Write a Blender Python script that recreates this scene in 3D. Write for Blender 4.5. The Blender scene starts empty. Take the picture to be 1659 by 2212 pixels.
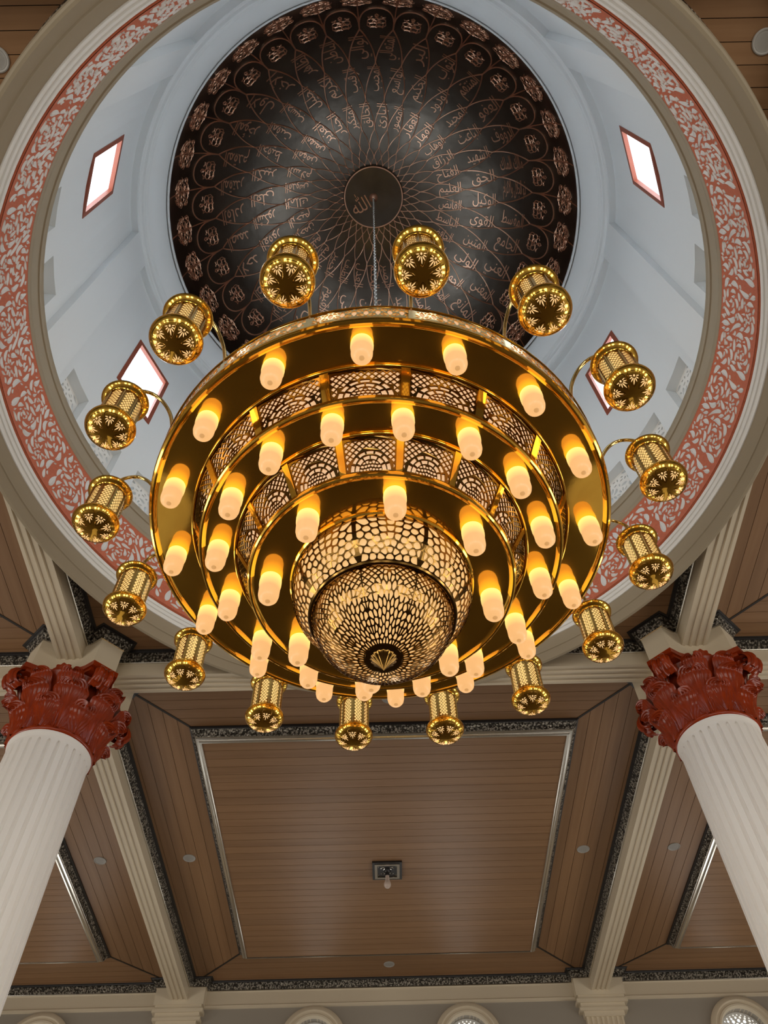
import bpy, math, random
import numpy as np
import unicodedata
from mathutils import Vector, Matrix
from mathutils.geometry import tessellate_polygon
PI = math.pi
SC = bpy.context.scene
C = SC.collection
EYE = 1.6                      # camera height above the floor; heights below are given above the eye

# ------------------------------------------------------------------ camera
cam_d = bpy.data.cameras.new('camera')
cam = bpy.data.objects.new('camera', cam_d)
C.objects.link(cam)
RIGHT = Vector((0.99977074, 0.0142924, -0.01594339))
UP = Vector((0.02074082, -0.83137938, 0.55531805))
FWD = Vector((0.00531818, 0.55552142, 0.83148522))
cam.matrix_world = Matrix((
    (RIGHT.x, UP.x, -FWD.x, 0.0),
    (RIGHT.y, UP.y, -FWD.y, 0.0),
    (RIGHT.z, UP.z, -FWD.z, EYE),
    (0, 0, 0, 1)))
cam_d.sensor_fit = 'VERTICAL'
cam_d.sensor_height = 24.0
cam_d.lens = 1721.67 / 2212 * 24.0
cam_d.clip_start = 0.05
cam_d.clip_end = 200
SC.camera = cam
SC.view_settings.view_transform = 'Standard'
SC.view_settings.look = 'None'
SC.view_settings.exposure = 0.0
SC.view_settings.gamma = 1.0
SC.view_settings.use_curve_mapping = False

# ------------------------------------------------------------------ world and daylight through the windows
W = bpy.data.worlds.new('sky')
SC.world = W
W.use_nodes = True
W.node_tree.nodes['Background'].inputs[0].default_value = (0.80, 0.90, 1.0, 1)
W.node_tree.nodes['Background'].inputs[1].default_value = 1.6

CX, CY = 0.005, 3.5            # axis of the dome and the chandelier
LIGHTS = []
def area(name, loc, look, sx, sy, radiance, color):
    d = bpy.data.lights.new(name, 'AREA')
    d.shape = 'RECTANGLE'; d.size = sx; d.size_y = sy
    d.energy = radiance * PI * sx * sy; d.color = color
    o = bpy.data.objects.new(name, d); C.objects.link(o)
    o.location = loc
    o.rotation_euler = Vector(look).to_track_quat('-Z', 'Y').to_euler()
    return o
DRUM_L, SIDE_L, FAR_L, BACK_L = 10.5, 7.2, 2.2, 7.2
COOL = (0.86, 0.93, 1.0)
WARM = (1.0, 0.92, 0.80)
for k in range(8):             # behind every drum window
    a = math.radians(22.5 + 45 * k)
    area('window_daylight', (CX + 4.42 * math.cos(a), CY + 4.42 * math.sin(a), EYE + 11.07), (-math.cos(a), -math.sin(a), 0), 0.95, 1.55, DRUM_L, COOL)
HX0, HX1, HY0, HY1 = -11.6, 11.6, -8.2, 15.62
WIN_Y = [-5.9, -2.9, 2.1, 5.0, 10.1, 12.9]
for s in (-1, 1):
    for y in WIN_Y:
        area('window_daylight', (s * 11.95, y, 2.7), (-s, 0, 0), 1.5, 4.2, SIDE_L, WARM)
WIN_X = [-9.075, -6.305, -1.385, 1.385, 6.305, 9.075]
for x in WIN_X:
    area('window_daylight', (x, -8.55, 2.7), (0, 1, 0), 1.5, 4.2, BACK_L, WARM)
    area('window_daylight', (x, 16.02, 5.3), (0, -1, 0), 1.2, 6.8, FAR_L, WARM)

# ------------------------------------------------------------------ materials
def mat(name, color, rough=0.6, metal=0.0, bump=None, var=None, emit=None, spec=None, coat=0.0, stretch=(1, 1, 1)):
    m = bpy.data.materials.new(name); m.use_nodes = True
    nt = m.node_tree; b = nt.nodes['Principled BSDF']
    b.inputs['Base Color'].default_value = (*color, 1)
    b.inputs['Roughness'].default_value = rough
    b.inputs['Metallic'].default_value = metal
    if spec is not None: b.inputs['Specular IOR Level'].default_value = spec
    if coat: b.inputs['Coat Weight'].default_value = coat; b.inputs['Coat Roughness'].default_value = 0.15
    co = mp = None
    def coords():
        nonlocal co, mp
        if mp is None:
            co = nt.nodes.new('ShaderNodeTexCoord'); mp = nt.nodes.new('ShaderNodeMapping')
            mp.inputs['Scale'].default_value = stretch
            nt.links.new(co.outputs['Object'], mp.inputs['Vector'])
        return mp.outputs['Vector']
    if var:                    # (scale, second colour, detail)
        n = nt.nodes.new('ShaderNodeTexNoise'); n.inputs['Scale'].default_value = var[0]
        n.inputs['Detail'].default_value = var[2] if len(var) > 2 else 4
        nt.links.new(coords(), n.inputs['Vector'])
        r = nt.nodes.new('ShaderNodeValToRGB')
        r.color_ramp.elements[0].position = 0.35; r.color_ramp.elements[1].position = 0.65
        r.color_ramp.elements[0].color = (*color, 1); r.color_ramp.elements[1].color = (*var[1], 1)
        nt.links.new(n.outputs['Fac'], r.inputs['Fac'])
        nt.links.new(r.outputs['Color'], b.inputs['Base Color'])
    if bump:                   # (scale, strength, distance)
        n = nt.nodes.new('ShaderNodeTexNoise'); n.inputs['Scale'].default_value = bump[0]
        n.inputs['Detail'].default_value = 3
        nt.links.new(coords(), n.inputs['Vector'])
        bp = nt.nodes.new('ShaderNodeBump'); bp.inputs['Strength'].default_value = bump[1]
        bp.inputs['Distance'].default_value = bump[2]
        nt.links.new(n.outputs['Fac'], bp.inputs['Height'])
        nt.links.new(bp.outputs['Normal'], b.inputs['Normal'])
    if emit:
        b.inputs['Emission Color'].default_value = (*emit[0], 1)
        b.inputs['Emission Strength'].default_value = emit[1]
    return m

def wood(name, along):
    st = (0.35, 9, 9) if along == 'x' else (9, 0.35, 9)
    m = mat(name, (0.225, 0.118, 0.053), 0.42, var=(1.6, (0.262, 0.142, 0.067), 5), spec=0.30, stretch=st, bump=(3.0, 0.05, 0.01))
    nt = m.node_tree; b = nt.nodes['Principled BSDF']
    oi = nt.nodes.new('ShaderNodeObjectInfo')
    hs = nt.nodes.new('ShaderNodeHueSaturation')
    mr = nt.nodes.new('ShaderNodeMapRange')
    mr.inputs['To Min'].default_value = 0.93; mr.inputs['To Max'].default_value = 1.07
    nt.links.new(oi.outputs['Random'], mr.inputs['Value'])
    nt.links.new(mr.outputs['Result'], hs.inputs['Value'])
    src = b.inputs['Base Color'].links[0].from_socket
    nt.links.new(src, hs.inputs['Color'])
    nt.links.new(hs.outputs['Color'], b.inputs['Base Color'])
    return m

def carved(name):              # silver moulding, carved leafwork with a darker colour in the hollows
    m = mat(name, (0.5, 0.47, 0.42), 0.28, metal=1.0)
    nt = m.node_tree; b = nt.nodes['Principled BSDF']
    co = nt.nodes.new('ShaderNodeTexCoord')
    v = nt.nodes.new('ShaderNodeTexVoronoi'); v.inputs['Scale'].default_value = 38
    v.feature = 'SMOOTH_F1'
    n = nt.nodes.new('ShaderNodeTexNoise'); n.inputs['Scale'].default_value = 48; n.inputs['Detail'].default_value = 2
    n.inputs['Distortion'].default_value = 1.5
    nt.links.new(co.outputs['Object'], v.inputs['Vector']); nt.links.new(co.outputs['Object'], n.inputs['Vector'])
    ad = nt.nodes.new('ShaderNodeMath'); ad.operation = 'SUBTRACT'
    nt.links.new(n.outputs['Fac'], ad.inputs[0]); nt.links.new(v.outputs['Distance'], ad.inputs[1])
    bp = nt.nodes.new('ShaderNodeBump'); bp.inputs['Strength'].default_value = 1.0; bp.inputs['Distance'].default_value = 0.03
    nt.links.new(ad.outputs[0], bp.inputs['Height']); nt.links.new(bp.outputs['Normal'], b.inputs['Normal'])
    r = nt.nodes.new('ShaderNodeValToRGB')
    r.color_ramp.elements[0].position = 0.0; r.color_ramp.elements[1].position = 0.26
    r.color_ramp.elements[0].color = (0.06, 0.053, 0.045, 1); r.color_ramp.elements[1].color = (0.58, 0.54, 0.47, 1)
    nt.links.new(ad.outputs[0], r.inputs['Fac']); nt.links.new(r.outputs['Color'], b.inputs['Base Color'])
    return m

def glow(name, c_low, s_low, c_high=None, s_high=None, z0=0.0, z1=1.0):
    m = mat(name, (0.16, 0.12, 0.08), 0.35)
    nt = m.node_tree; b = nt.nodes['Principled BSDF']
    b.inputs['Emission Color'].default_value = (*c_low, 1)
    b.inputs['Emission Strength'].default_value = s_low
    if c_high:
        co = nt.nodes.new('ShaderNodeTexCoord'); sp = nt.nodes.new('ShaderNodeSeparateXYZ')
        mr = nt.nodes.new('ShaderNodeMapRange'); mr.inputs['From Min'].default_value = z0; mr.inputs['From Max'].default_value = z1
        nt.links.new(co.outputs['Object'], sp.inputs[0]); nt.links.new(sp.outputs['Z'], mr.inputs['Value'])
        r = nt.nodes.new('ShaderNodeValToRGB')
        r.color_ramp.elements[0].color = (*c_low, 1); r.color_ramp.elements[1].color = (*c_high, 1)
        r.color_ramp.elements[0].position = 0.45
        nt.links.new(mr.outputs['Result'], r.inputs['Fac']); nt.links.new(r.outputs['Color'], b.inputs['Emission Color'])
        ms = nt.nodes.new('ShaderNodeMapRange'); ms.inputs['From Min'].default_value = z0 * 0.55 + z1 * 0.45; ms.inputs['From Max'].default_value = z1
        ms.inputs['To Min'].default_value = s_low; ms.inputs['To Max'].default_value = s_high
        nt.links.new(sp.outputs['Z'], ms.inputs['Value']); nt.links.new(ms.outputs['Result'], b.inputs['Emission Strength'])
    return m

M = dict(
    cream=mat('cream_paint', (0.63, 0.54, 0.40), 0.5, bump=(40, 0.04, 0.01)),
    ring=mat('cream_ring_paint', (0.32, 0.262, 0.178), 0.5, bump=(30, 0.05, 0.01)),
    white=mat('white_plaster', (0.80, 0.79, 0.76), 0.55, bump=(30, 0.03, 0.01)),
    drum=mat('white_drum_plaster', (0.76, 0.795, 0.81), 0.55, bump=(14, 0.06, 0.02)),
    greywall=mat('grey_wall_paint', (0.33, 0.295, 0.245), 0.6, bump=(20, 0.05, 0.01)),
    red=mat('terracotta_paint', (0.56, 0.140, 0.062), 0.55, var=(40, (0.48, 0.115, 0.05)), bump=(120, 0.15, 0.004)),
    relief=mat('white_relief', (0.70, 0.69, 0.67), 0.55),
    capital=mat('glossy_red_paint', (0.33, 0.034, 0.003), 0.24, var=(6, (0.25, 0.026, 0.0035)), spec=0.45),
    shaft=mat('white_shaft_paint', (0.90, 0.87, 0.83), 0.45, bump=(6, 0.03, 0.02)),
    woodx=wood('oak_veneer_along_x', 'x'), woody=wood('oak_veneer_along_y', 'y'),
    dark=mat('dark_joint', (0.02, 0.014, 0.010), 0.7),
    carved=carved('carved_silver'),
    silver=mat('silver_moulding', (0.60, 0.57, 0.51), 0.22, metal=1.0),
    brown=mat('red_brown_frame', (0.30, 0.075, 0.040), 0.4),
    bronze=mat('dark_bronze', (0.15, 0.130, 0.108), 0.30, metal=1.0, var=(2.2, (0.11, 0.095, 0.080)), bump=(4, 0.28, 0.03)),
    copper=mat('copper_line', (0.80, 0.47, 0.32), 0.30, metal=1.0),
    brass=mat('polished_brass', (0.90, 0.53, 0.085), 0.06, metal=1.0, var=(3.5, (0.84, 0.48, 0.075)), bump=(9, 0.012, 0.01)),
    brass_cut=mat('pierced_brass', (0.23, 0.125, 0.032), 0.16, metal=1.0),
    brass_mid=mat('mid_brass', (0.50, 0.31, 0.085), 0.18, metal=1.0),  # brass toned between the pierced and the bright one
    brass_light=mat('bright_brass', (0.80, 0.58, 0.22), 0.12, metal=1.0),
    steel=mat('steel_chain', (0.62, 0.62, 0.60), 0.3, metal=1.0),
    black=mat('black_metal', (0.012, 0.010, 0.010), 0.4),
    disc=mat('white_grille', (0.36, 0.34, 0.31), 0.5),
    floor=mat('warm_carpet', (0.085, 0.058, 0.034), 0.9, var=(3, (0.070, 0.047, 0.028))),
    bulb=glow('opal_bulb', (1.0, 0.53, 0.20), 0.90, (1.0, 0.72, 0.16), 1.6, -0.235, 0.0),
    nub=glow('opal_bulb_tip', (1.0, 0.50, 0.16), 0.62),
    diff=glow('tier_diffuser', (1.0, 0.60, 0.32), 0.80),
    bowl_diff=glow('bowl_diffuser', (1.0, 0.58, 0.22), 0.88),
    lant_diff=glow('lantern_diffuser', (1.0, 0.68, 0.24), 0.95),
    lant_base=glow('lantern_base_diffuser', (1.0, 0.62, 0.26), 0.95),
    band_diff=glow('band_diffuser', (1.0, 0.62, 0.36), 0.70),
    deadbulb=mat('unlit_bulb', (0.55, 0.44, 0.38), 0.25),
)
def glass_mat():
    m = bpy.data.materials.new('window_glass'); m.use_nodes = True
    nt = m.node_tree; nt.nodes.clear()
    o = nt.nodes.new('ShaderNodeOutputMaterial'); t = nt.nodes.new('ShaderNodeBsdfTransparent'); g = nt.nodes.new('ShaderNodeBsdfGlossy')
    g.inputs['Roughness'].default_value = 0.03
    t.inputs['Color'].default_value = (0.97, 0.98, 0.98, 1)
    x = nt.nodes.new('ShaderNodeMixShader'); x.inputs[0].default_value = 0.06
    nt.links.new(t.outputs[0], x.inputs[1]); nt.links.new(g.outputs[0], x.inputs[2]); nt.links.new(x.outputs[0], o.inputs['Surface'])
    return m
M['glass'] = glass_mat()
def two_lobe(m, rough2, share):         # polished metal with a faint haze round the reflections
    nt = m.node_tree; b = nt.nodes['Principled BSDF']; o = nt.nodes['Material Output']
    c = nt.nodes.new('ShaderNodeBsdfPrincipled')
    c.inputs['Metallic'].default_value = 1.0; c.inputs['Roughness'].default_value = rough2
    if b.inputs['Base Color'].links: nt.links.new(b.inputs['Base Color'].links[0].from_socket, c.inputs['Base Color'])
    else: c.inputs['Base Color'].default_value = b.inputs['Base Color'].default_value
    x = nt.nodes.new('ShaderNodeMixShader'); x.inputs[0].default_value = share
    nt.links.new(b.outputs[0], x.inputs[1]); nt.links.new(c.outputs[0], x.inputs[2]); nt.links.new(x.outputs[0], o.inputs['Surface'])
two_lobe(M['brass'], 0.30, 0.22)

# ------------------------------------------------------------------ helpers
def obj(name, mesh, parent=None, loc=None, rot=None):
    o = bpy.data.objects.new(name, mesh); C.objects.link(o)
    if parent: o.parent = parent
    if loc: o.location = loc
    if rot: o.rotation_euler = rot
    return o
def mesh(name, verts, faces, m, smooth=None):
    me = bpy.data.meshes.new(name)
    me.from_pydata([tuple(map(float, v)) for v in verts], [], faces)
    if isinstance(m, (list, tuple)):
        for x in m: me.materials.append(x)
    else: me.materials.append(m)
    if smooth is not None:
        me.polygons.foreach_set('use_smooth', [True] * len(me.polygons))
        me.update()
        me.set_sharp_from_angle(angle=math.radians(smooth))
    me.update()
    return me
def struct(o): o['kind'] = 'structure'; return o
def tag(o, label, cat, group=None):
    o['label'] = label; o['category'] = cat
    if group: o['group'] = group
    return o
def empty(name, loc, parent=None, rot=None):
    o = bpy.data.objects.new(name, None); C.objects.link(o); o.location = loc
    o.empty_display_size = 0.2
    if parent: o.parent = parent
    if rot: o.rotation_euler = rot
    return o
class G:                       # a small geometry collector
    def __init__(s): s.v = []; s.f = []
    def add(s, verts, faces):
        n = len(s.v); s.v += [tuple(map(float, p)) for p in verts]; s.f += [tuple(i + n for i in q) for q in faces]
    def box(s, x0, x1, y0, y1, z0, z1):
        s.add([(x0, y0, z0), (x1, y0, z0), (x1, y1, z0), (x0, y1, z0), (x0, y0, z1), (x1, y0, z1), (x1, y1, z1), (x0, y1, z1)],
              [(0, 3, 2, 1), (4, 5, 6, 7), (0, 1, 5, 4), (1, 2, 6, 5), (2, 3, 7, 6), (3, 0, 4, 7)])
    def prism(s, poly, z0, z1):
        n = len(poly)
        s.add([(x, y, z0) for x, y in poly] + [(x, y, z1) for x, y in poly],
              [tuple(range(n))[::-1], tuple(range(n, 2 * n))] + [(i, (i + 1) % n, n + (i + 1) % n, n + i) for i in range(n)])
    def lathe(s, prof, n=64, c=(0, 0, 0), a0=0.0, a1=2 * PI):
        full = abs(a1 - a0 - 2 * PI) < 1e-6
        k = n if full else n + 1
        vs = []
        for j in range(k):
            a = a0 + (a1 - a0) * j / n
            for r, z in prof: vs.append((c[0] + r * math.cos(a), c[1] + r * math.sin(a), c[2] + z))
        p = len(prof); fs = []
        for j in range(n):
            b = (j + 1) % k
            for i in range(p - 1): fs.append((j * p + i, b * p + i, b * p + i + 1, j * p + i + 1))
        s.add(vs, fs)
    def tube(s, pts, r, n=6, closed=False):
        pts = [Vector(p) for p in pts]; m = len(pts); vs = []; nrm = None
        for i, p in enumerate(pts):
            a = pts[i - 1] if (i > 0 or closed) else p
            b = pts[(i + 1) % m] if (i < m - 1 or closed) else p
            t = (b - a).normalized()
            if nrm is None:
                nrm = t.orthogonal().normalized()
            else:
                nrm = (nrm - t * nrm.dot(t))
                nrm = nrm.normalized() if nrm.length > 1e-6 else t.orthogonal().normalized()
            bi = t.cross(nrm); rr = r[i] if isinstance(r, (list, tuple)) else r
            for k in range(n):
                q = 2 * PI * k / n
                vs.append(p + (nrm * math.cos(q) + bi * math.sin(q)) * rr)
        fs = []
        for i in range(m if closed else m - 1):
            j = (i + 1) % m
            for k in range(n): fs.append((i * n + k, i * n + (k + 1) % n, j * n + (k + 1) % n, j * n + k))
        if not closed:
            fs.append(tuple(range(n))[::-1]); fs.append(tuple(range((m - 1) * n, m * n)))
        s.add(vs, fs)
    def pierced(s, outline, holes, thick, fn, back=True):
        """plate with holes; fn(u, v, w) maps it onto its surface, w = depth (0 front .. thick back)"""
        loops = [outline] + holes
        flat = [p for l in loops for p in l]
        tri = tessellate_polygon([[Vector((p[0], p[1], 0)) for p in l] for l in loops])
        n = len(flat)
        vs = [fn(p[0], p[1], 0.0) for p in flat] + [fn(p[0], p[1], thick) for p in flat]
        fs = []
        for a, b, c in tri:
            fs.append((a, b, c))
            if back: fs.append((c + n, b + n, a + n))
        o = 0
        for l in loops:
            k = len(l)
            for i in range(k):
                j = (i + 1) % k
                fs.append((o + i, o + j, n + o + j, n + o + i))
            o += k
        s.add(vs, fs)
    def slab(s, poly, thick, fn):
        s.pierced(poly, [], thick, fn, back=False)
    def mesh(s, name, m, smooth=None): return mesh(name, s.v, s.f, m, smooth)
    def obj(s, name, m, parent=None, smooth=None, loc=None, rot=None):
        return obj(name, s.mesh(name, m, smooth), parent, loc, rot)

def sweep(g, path, prof, closed=True):
    """mouldings: prof = [(offset to the left of the path, height)]"""
    n = len(path); P = [Vector((p[0], p[1])) for p in path]; rows = []
    for i in range(n):
        d0 = (P[i] - P[i - 1]).normalized() if (closed or i > 0) else None
        d1 = (P[(i + 1) % n] - P[i]).normalized() if (closed or i < n - 1) else None
        if d0 is None: d0 = d1
        if d1 is None: d1 = d0
        n0 = Vector((-d0.y, d0.x)); n1 = Vector((-d1.y, d1.x)); b = (n0 + n1)
        b = b.normalized(); k = 1.0 / max(0.35, b.dot(n0))
        rows.append([(P[i].x + b.x * k * o, P[i].y + b.y * k * o, z) for o, z in prof])
    m = len(prof); vs = [p for r in rows for p in r]; fs = []
    for i in range(n if closed else n - 1):
        j = (i + 1) % n
        for q in range(m - 1): fs.append((i * m + q, j * m + q, j * m + q + 1, i * m + q + 1))
    g.add(vs, fs)

def Z(h): return EYE + h

# ---- hole shapes for pierced work
def leaf(x, y, ang, length, width, bend=0.0, n=7, blunt=0.8):
    """outline of a curved pointed leaf and the discs that cover it"""
    L, R, discs = [], [], []
    px, py, a = x, y, ang
    st = length / n
    for i in range(n + 1):
        t = i / n
        w = width * 0.5 * math.sin(PI * min(1, t ** blunt)) ** 0.75 if 0 < t < 1 else 0.0
        nx, ny = -math.sin(a), math.cos(a)
        if i == 0: L.append((px, py))
        elif i == n: L.append((px, py))
        else:
            L.append((px + nx * w, py + ny * w)); R.append((px - nx * w, py - ny * w))
        discs.append((px, py, w))
        px += math.cos(a) * st; py += math.sin(a) * st; a += bend / n
    return L + R[::-1], discs
class Packer:
    def __init__(s, gap): s.gap = gap; s.d = np.zeros((0, 3)); s.holes = []
    def ok(s, discs):
        if not len(s.d): return True
        q = np.array(discs)
        dx = q[:, None, 0] - s.d[None, :, 0]; dy = q[:, None, 1] - s.d[None, :, 1]
        return bool(np.all(np.hypot(dx, dy) > q[:, None, 2] + s.d[None, :, 2] + s.gap))
    def put(s, poly, discs, force=False, inside=None):
        if inside and not all(inside(*q) for q in poly): return False
        if not force and not s.ok(discs): return False
        s.holes.append(poly); s.d = np.vstack([s.d, np.array(discs)]); return True
    def leaf(s, *a, inside=None, **k):
        p, d = leaf(*a, **k); return s.put(p, d, inside=inside)
    def block(s, x, y, r): s.d = np.vstack([s.d, np.array([[x, y, r]])])
def clip_half(poly, a, b, c):          # keep a*x + b*y <= c
    out = []; n = len(poly)
    for i in range(n):
        p, q = poly[i], poly[(i + 1) % n]; dp = a * p[0] + b * p[1] - c; dq = a * q[0] + b * q[1] - c
        if dp <= 0: out.append(p)
        if (dp < 0 < dq) or (dq < 0 < dp):
            t = dp / (dp - dq); out.append((p[0] + (q[0] - p[0]) * t, p[1] + (q[1] - p[1]) * t))
    return out
def chaikin(p, k=1):
    for _ in range(k):
        q = []
        for i in range(len(p)):
            a, b = p[i], p[(i + 1) % len(p)]
            q += [(0.75 * a[0] + 0.25 * b[0], 0.75 * a[1] + 0.25 * b[1]), (0.25 * a[0] + 0.75 * b[0], 0.25 * a[1] + 0.75 * b[1])]
        p = q
    return p
def poly_area(q): return abs(sum(q[i][0] * q[(i + 1) % len(q)][1] - q[(i + 1) % len(q)][0] * q[i][1] for i in range(len(q)))) / 2
def cells_of(seeds, bound, gap, reach, smooth=1):
    """openings of a pierced screen: shrunken cells round the seeds. seed = (x, y, stretch, angle); stretch 1 = round"""
    holes = []
    for i, (x, y, k, an) in enumerate(seeds):
        poly = bound[:]
        for j, (x2, y2, k2, an2) in enumerate(seeds):
            if i == j or abs(x - x2) > reach or abs(y - y2) > reach: continue
            kk = k if (k == k2) else 1.0; a = 0.5 * (an + an2) if kk != 1.0 else 0.0
            ca, sa = math.cos(a), math.sin(a); w = 1.0 / (kk * kk)   # long axis along the angle
            m11 = w * ca * ca + sa * sa; m12 = (w - 1) * ca * sa; m22 = w * sa * sa + ca * ca
            dx, dy = x2 - x, y2 - y
            A, B = 2 * (m11 * dx + m12 * dy), 2 * (m12 * dx + m22 * dy)
            Cc = (m11 * x2 * x2 + 2 * m12 * x2 * y2 + m22 * y2 * y2) - (m11 * x * x + 2 * m12 * x * y + m22 * y * y)
            L = math.hypot(A, B)
            poly = clip_half(poly, A, B, Cc - L * gap / 2)
            if len(poly) < 3: break
        if len(poly) >= 3 and poly_area(poly) > 6e-5:
            q = []
            for p in poly:
                if not q or math.hypot(p[0] - q[-1][0], p[1] - q[-1][1]) > 0.0012: q.append(p)
            if len(q) >= 3: holes.append(chaikin(q, smooth if k != 0.999 else 0))
    return holes
def circle(x, y, r, n=10, ry=None, a0=0.0):
    ry = ry or r
    return [(x + r * math.cos(a0 + 2 * PI * i / n), y + ry * math.sin(a0 + 2 * PI * i / n)) for i in range(n)]
def ring_cell(cx, cy, r0, r1, a0, a1, n=5, sy=1.0):
    o = [(cx + r1 * math.cos(a0 + (a1 - a0) * i / n), cy + sy * r1 * math.sin(a0 + (a1 - a0) * i / n)) for i in range(n + 1)]
    i_ = [(cx + r0 * math.cos(a1 + (a0 - a1) * i / n), cy + sy * r0 * math.sin(a1 + (a0 - a1) * i / n)) for i in range(n + 1)]
    return o + i_

# ================================================================== THE HALL
HC, HB, HP = 7.55, 7.20, 7.40          # ceiling, beam soffit and dropped panel, above the eye
COLX, COLY = 3.845, 7.345
g = G(); g.box(HX0, HX1, HY0, HY1, -0.1, 0.0)
struct(g.obj('floor', M['floor']))

def wall_with_slots(name, axis, pos, out, a0, a1, slots, width, sill, top, m):
    """hall wall with tall openings out of sight below the frame"""
    g = G(); t0, t1 = sorted((pos, pos + out * 0.3)); zt = Z(7.9)
    edges = [a0] + [e for s in slots for e in (s - width / 2, s + width / 2)] + [a1]
    def bx(p0, p1, z0, z1):
        if axis == 'x': g.box(t0, t1, p0, p1, z0, z1)
        else: g.box(p0, p1, t0, t1, z0, z1)
    for i in range(0, len(edges), 2): bx(edges[i], edges[i + 1], 0, zt)
    for s in slots:
        bx(s - width / 2, s + width / 2, 0, sill); bx(s - width / 2, s + width / 2, top, zt)
    return struct(g.obj(name, m))
wall_with_slots('wall_left', 'x', HX0, -1, HY0 - 0.3, HY1 + 0.3, WIN_Y, 1.4, 0.7, 4.7, M['greywall'])
wall_with_slots('wall_right', 'x', HX1, 1, HY0 - 0.3, HY1 + 0.3, WIN_Y, 1.4, 0.7, 4.7, M['greywall'])
wall_with_slots('wall_back', 'y', HY0, -1, HX0, HX1, WIN_X, 1.4, 0.7, 4.7, M['greywall'])

# far wall, pierced by six round-headed windows
AR, AZ = 0.40, Z(6.52)                 # radius and springing height of the openings
def arch(x, r, sill, n=20):
    return [(x - r, sill)] + [(x + r, sill)] + [(x + r * math.cos(PI * i / n), AZ + r * math.sin(PI * i / n)) for i in range(n + 1)]
g = G()
g.pierced([(HX0, 0), (HX1, 0), (HX1, Z(7.9)), (HX0, Z(7.9))], [arch(x, AR, 1.6) for x in WIN_X], 0.35, lambda u, v, w: (u, HY1 + w, v))
wall_front = struct(g.obj('wall_front', M['greywall']))
g = G()                                # cream frieze under the cornice
sweep(g, [(HX1, HY1), (HX0, HY1)], [(0.0, Z(7.12)), (0.03, Z(7.13)), (0.035, Z(7.17)), (0.012, Z(7.19)), (0.012, Z(7.40)), (0.03, Z(7.42)), (0.03, Z(7.56))], closed=False)
g.obj('frieze', M['cream'], wall_front)
for wi, x in enumerate(WIN_X):         # moulded window surround
    w = struct(empty('window_%d' % (wi + 1), (x, HY1, AZ)))
    g = G()
    for prof in ([(0.60, 0.0), (0.60, -0.05), (0.575, -0.075), (0.52, -0.085), (0.50, -0.06), (0.47, -0.06), (0.455, -0.075), (0.425, -0.07), (0.41, -0.03), (0.40, 0.0), (0.40, 0.12)],):
        p = len(prof); vs = []; n = 32
        rows = [(1, -4.9)] + [(None, PI * i / n) for i in range(n + 1)] + [(-1, -4.9)]
        for k, a in rows:
            for r, d in prof:
                if k is not None: vs.append((k * r, d, a))
                else: vs.append((r * math.cos(a), d, r * math.sin(a)))
        fs = [(j * p + i, (j + 1) * p + i, (j + 1) * p + i + 1, j * p + i + 1) for j in range(len(rows) - 1) for i in range(p - 1)]
        g.add(vs, fs)
    g.obj('window_surround', M['cream'], w, 40)
    # tracery: a rose of small openings
    holes = []
    for k, (rr, cnt, hr) in enumerate([(0.0, 1, 0.035), (0.085, 8, 0.024), (0.145, 8, 0.036), (0.205, 16, 0.026), (0.262, 16, 0.030), (0.315, 24, 0.022), (0.355, 32, 0.016)]):
        for i in range(cnt):
            a = 2 * PI * (i + 0.5 * (k % 2)) / cnt
            px, pz = rr * math.cos(a), rr * math.sin(a)
            holes.append(circle(px, pz, hr, 8 if hr > 0.02 else 6))
    for j in range(40):
        for i in range(-7, 8):
            pz = -0.45 - 0.055 * j - 0.0; px = i * 0.052 + (0.026 if j % 2 else 0)
            if abs(px) < 0.37 and j < 14: holes.append(circle(px, pz, 0.020, 6))
    out = [(-0.40, -1.35), (0.40, -1.35)] + [(0.40 * math.cos(PI * i / 24), 0.40 * math.sin(PI * i / 24)) for i in range(25)]
    holes = [h for h in holes if all((py > 0 and math.hypot(px, py) < 0.385) or (py <= 0 and abs(px) < 0.385 and py > -1.32) for px, py in h)]
    g = G(); g.pierced(out, holes, 0.03, lambda u, v, d: (u, 0.14 + d, v))
    g.obj('tracery', M['white'], w)
    g = G(); g.pierced(out[:2] + out[2:], [], 0.006, lambda u, v, d: (u, 0.22 + d, v)); g.obj('pane', M['glass'], w)

# ---- ceiling: dark backing with a round opening for the dome
g = G()
circ_hole = [(CX + 4.0 * math.cos(2 * PI * i / 96), CY + 4.0 * math.sin(2 * PI * i / 96)) for i in range(96)]
g.pierced([(HX0 - 0.3, HY0 - 0.3), (HX1 + 0.3, HY0 - 0.3), (HX1 + 0.3, HY1 + 0.35), (HX0 - 0.3, HY1 + 0.35)], [circ_hole], 0.08, lambda u, v, w: (u, v, Z(7.60) + w))
ceiling = struct(g.obj('ceiling', M['dark']))

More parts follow.
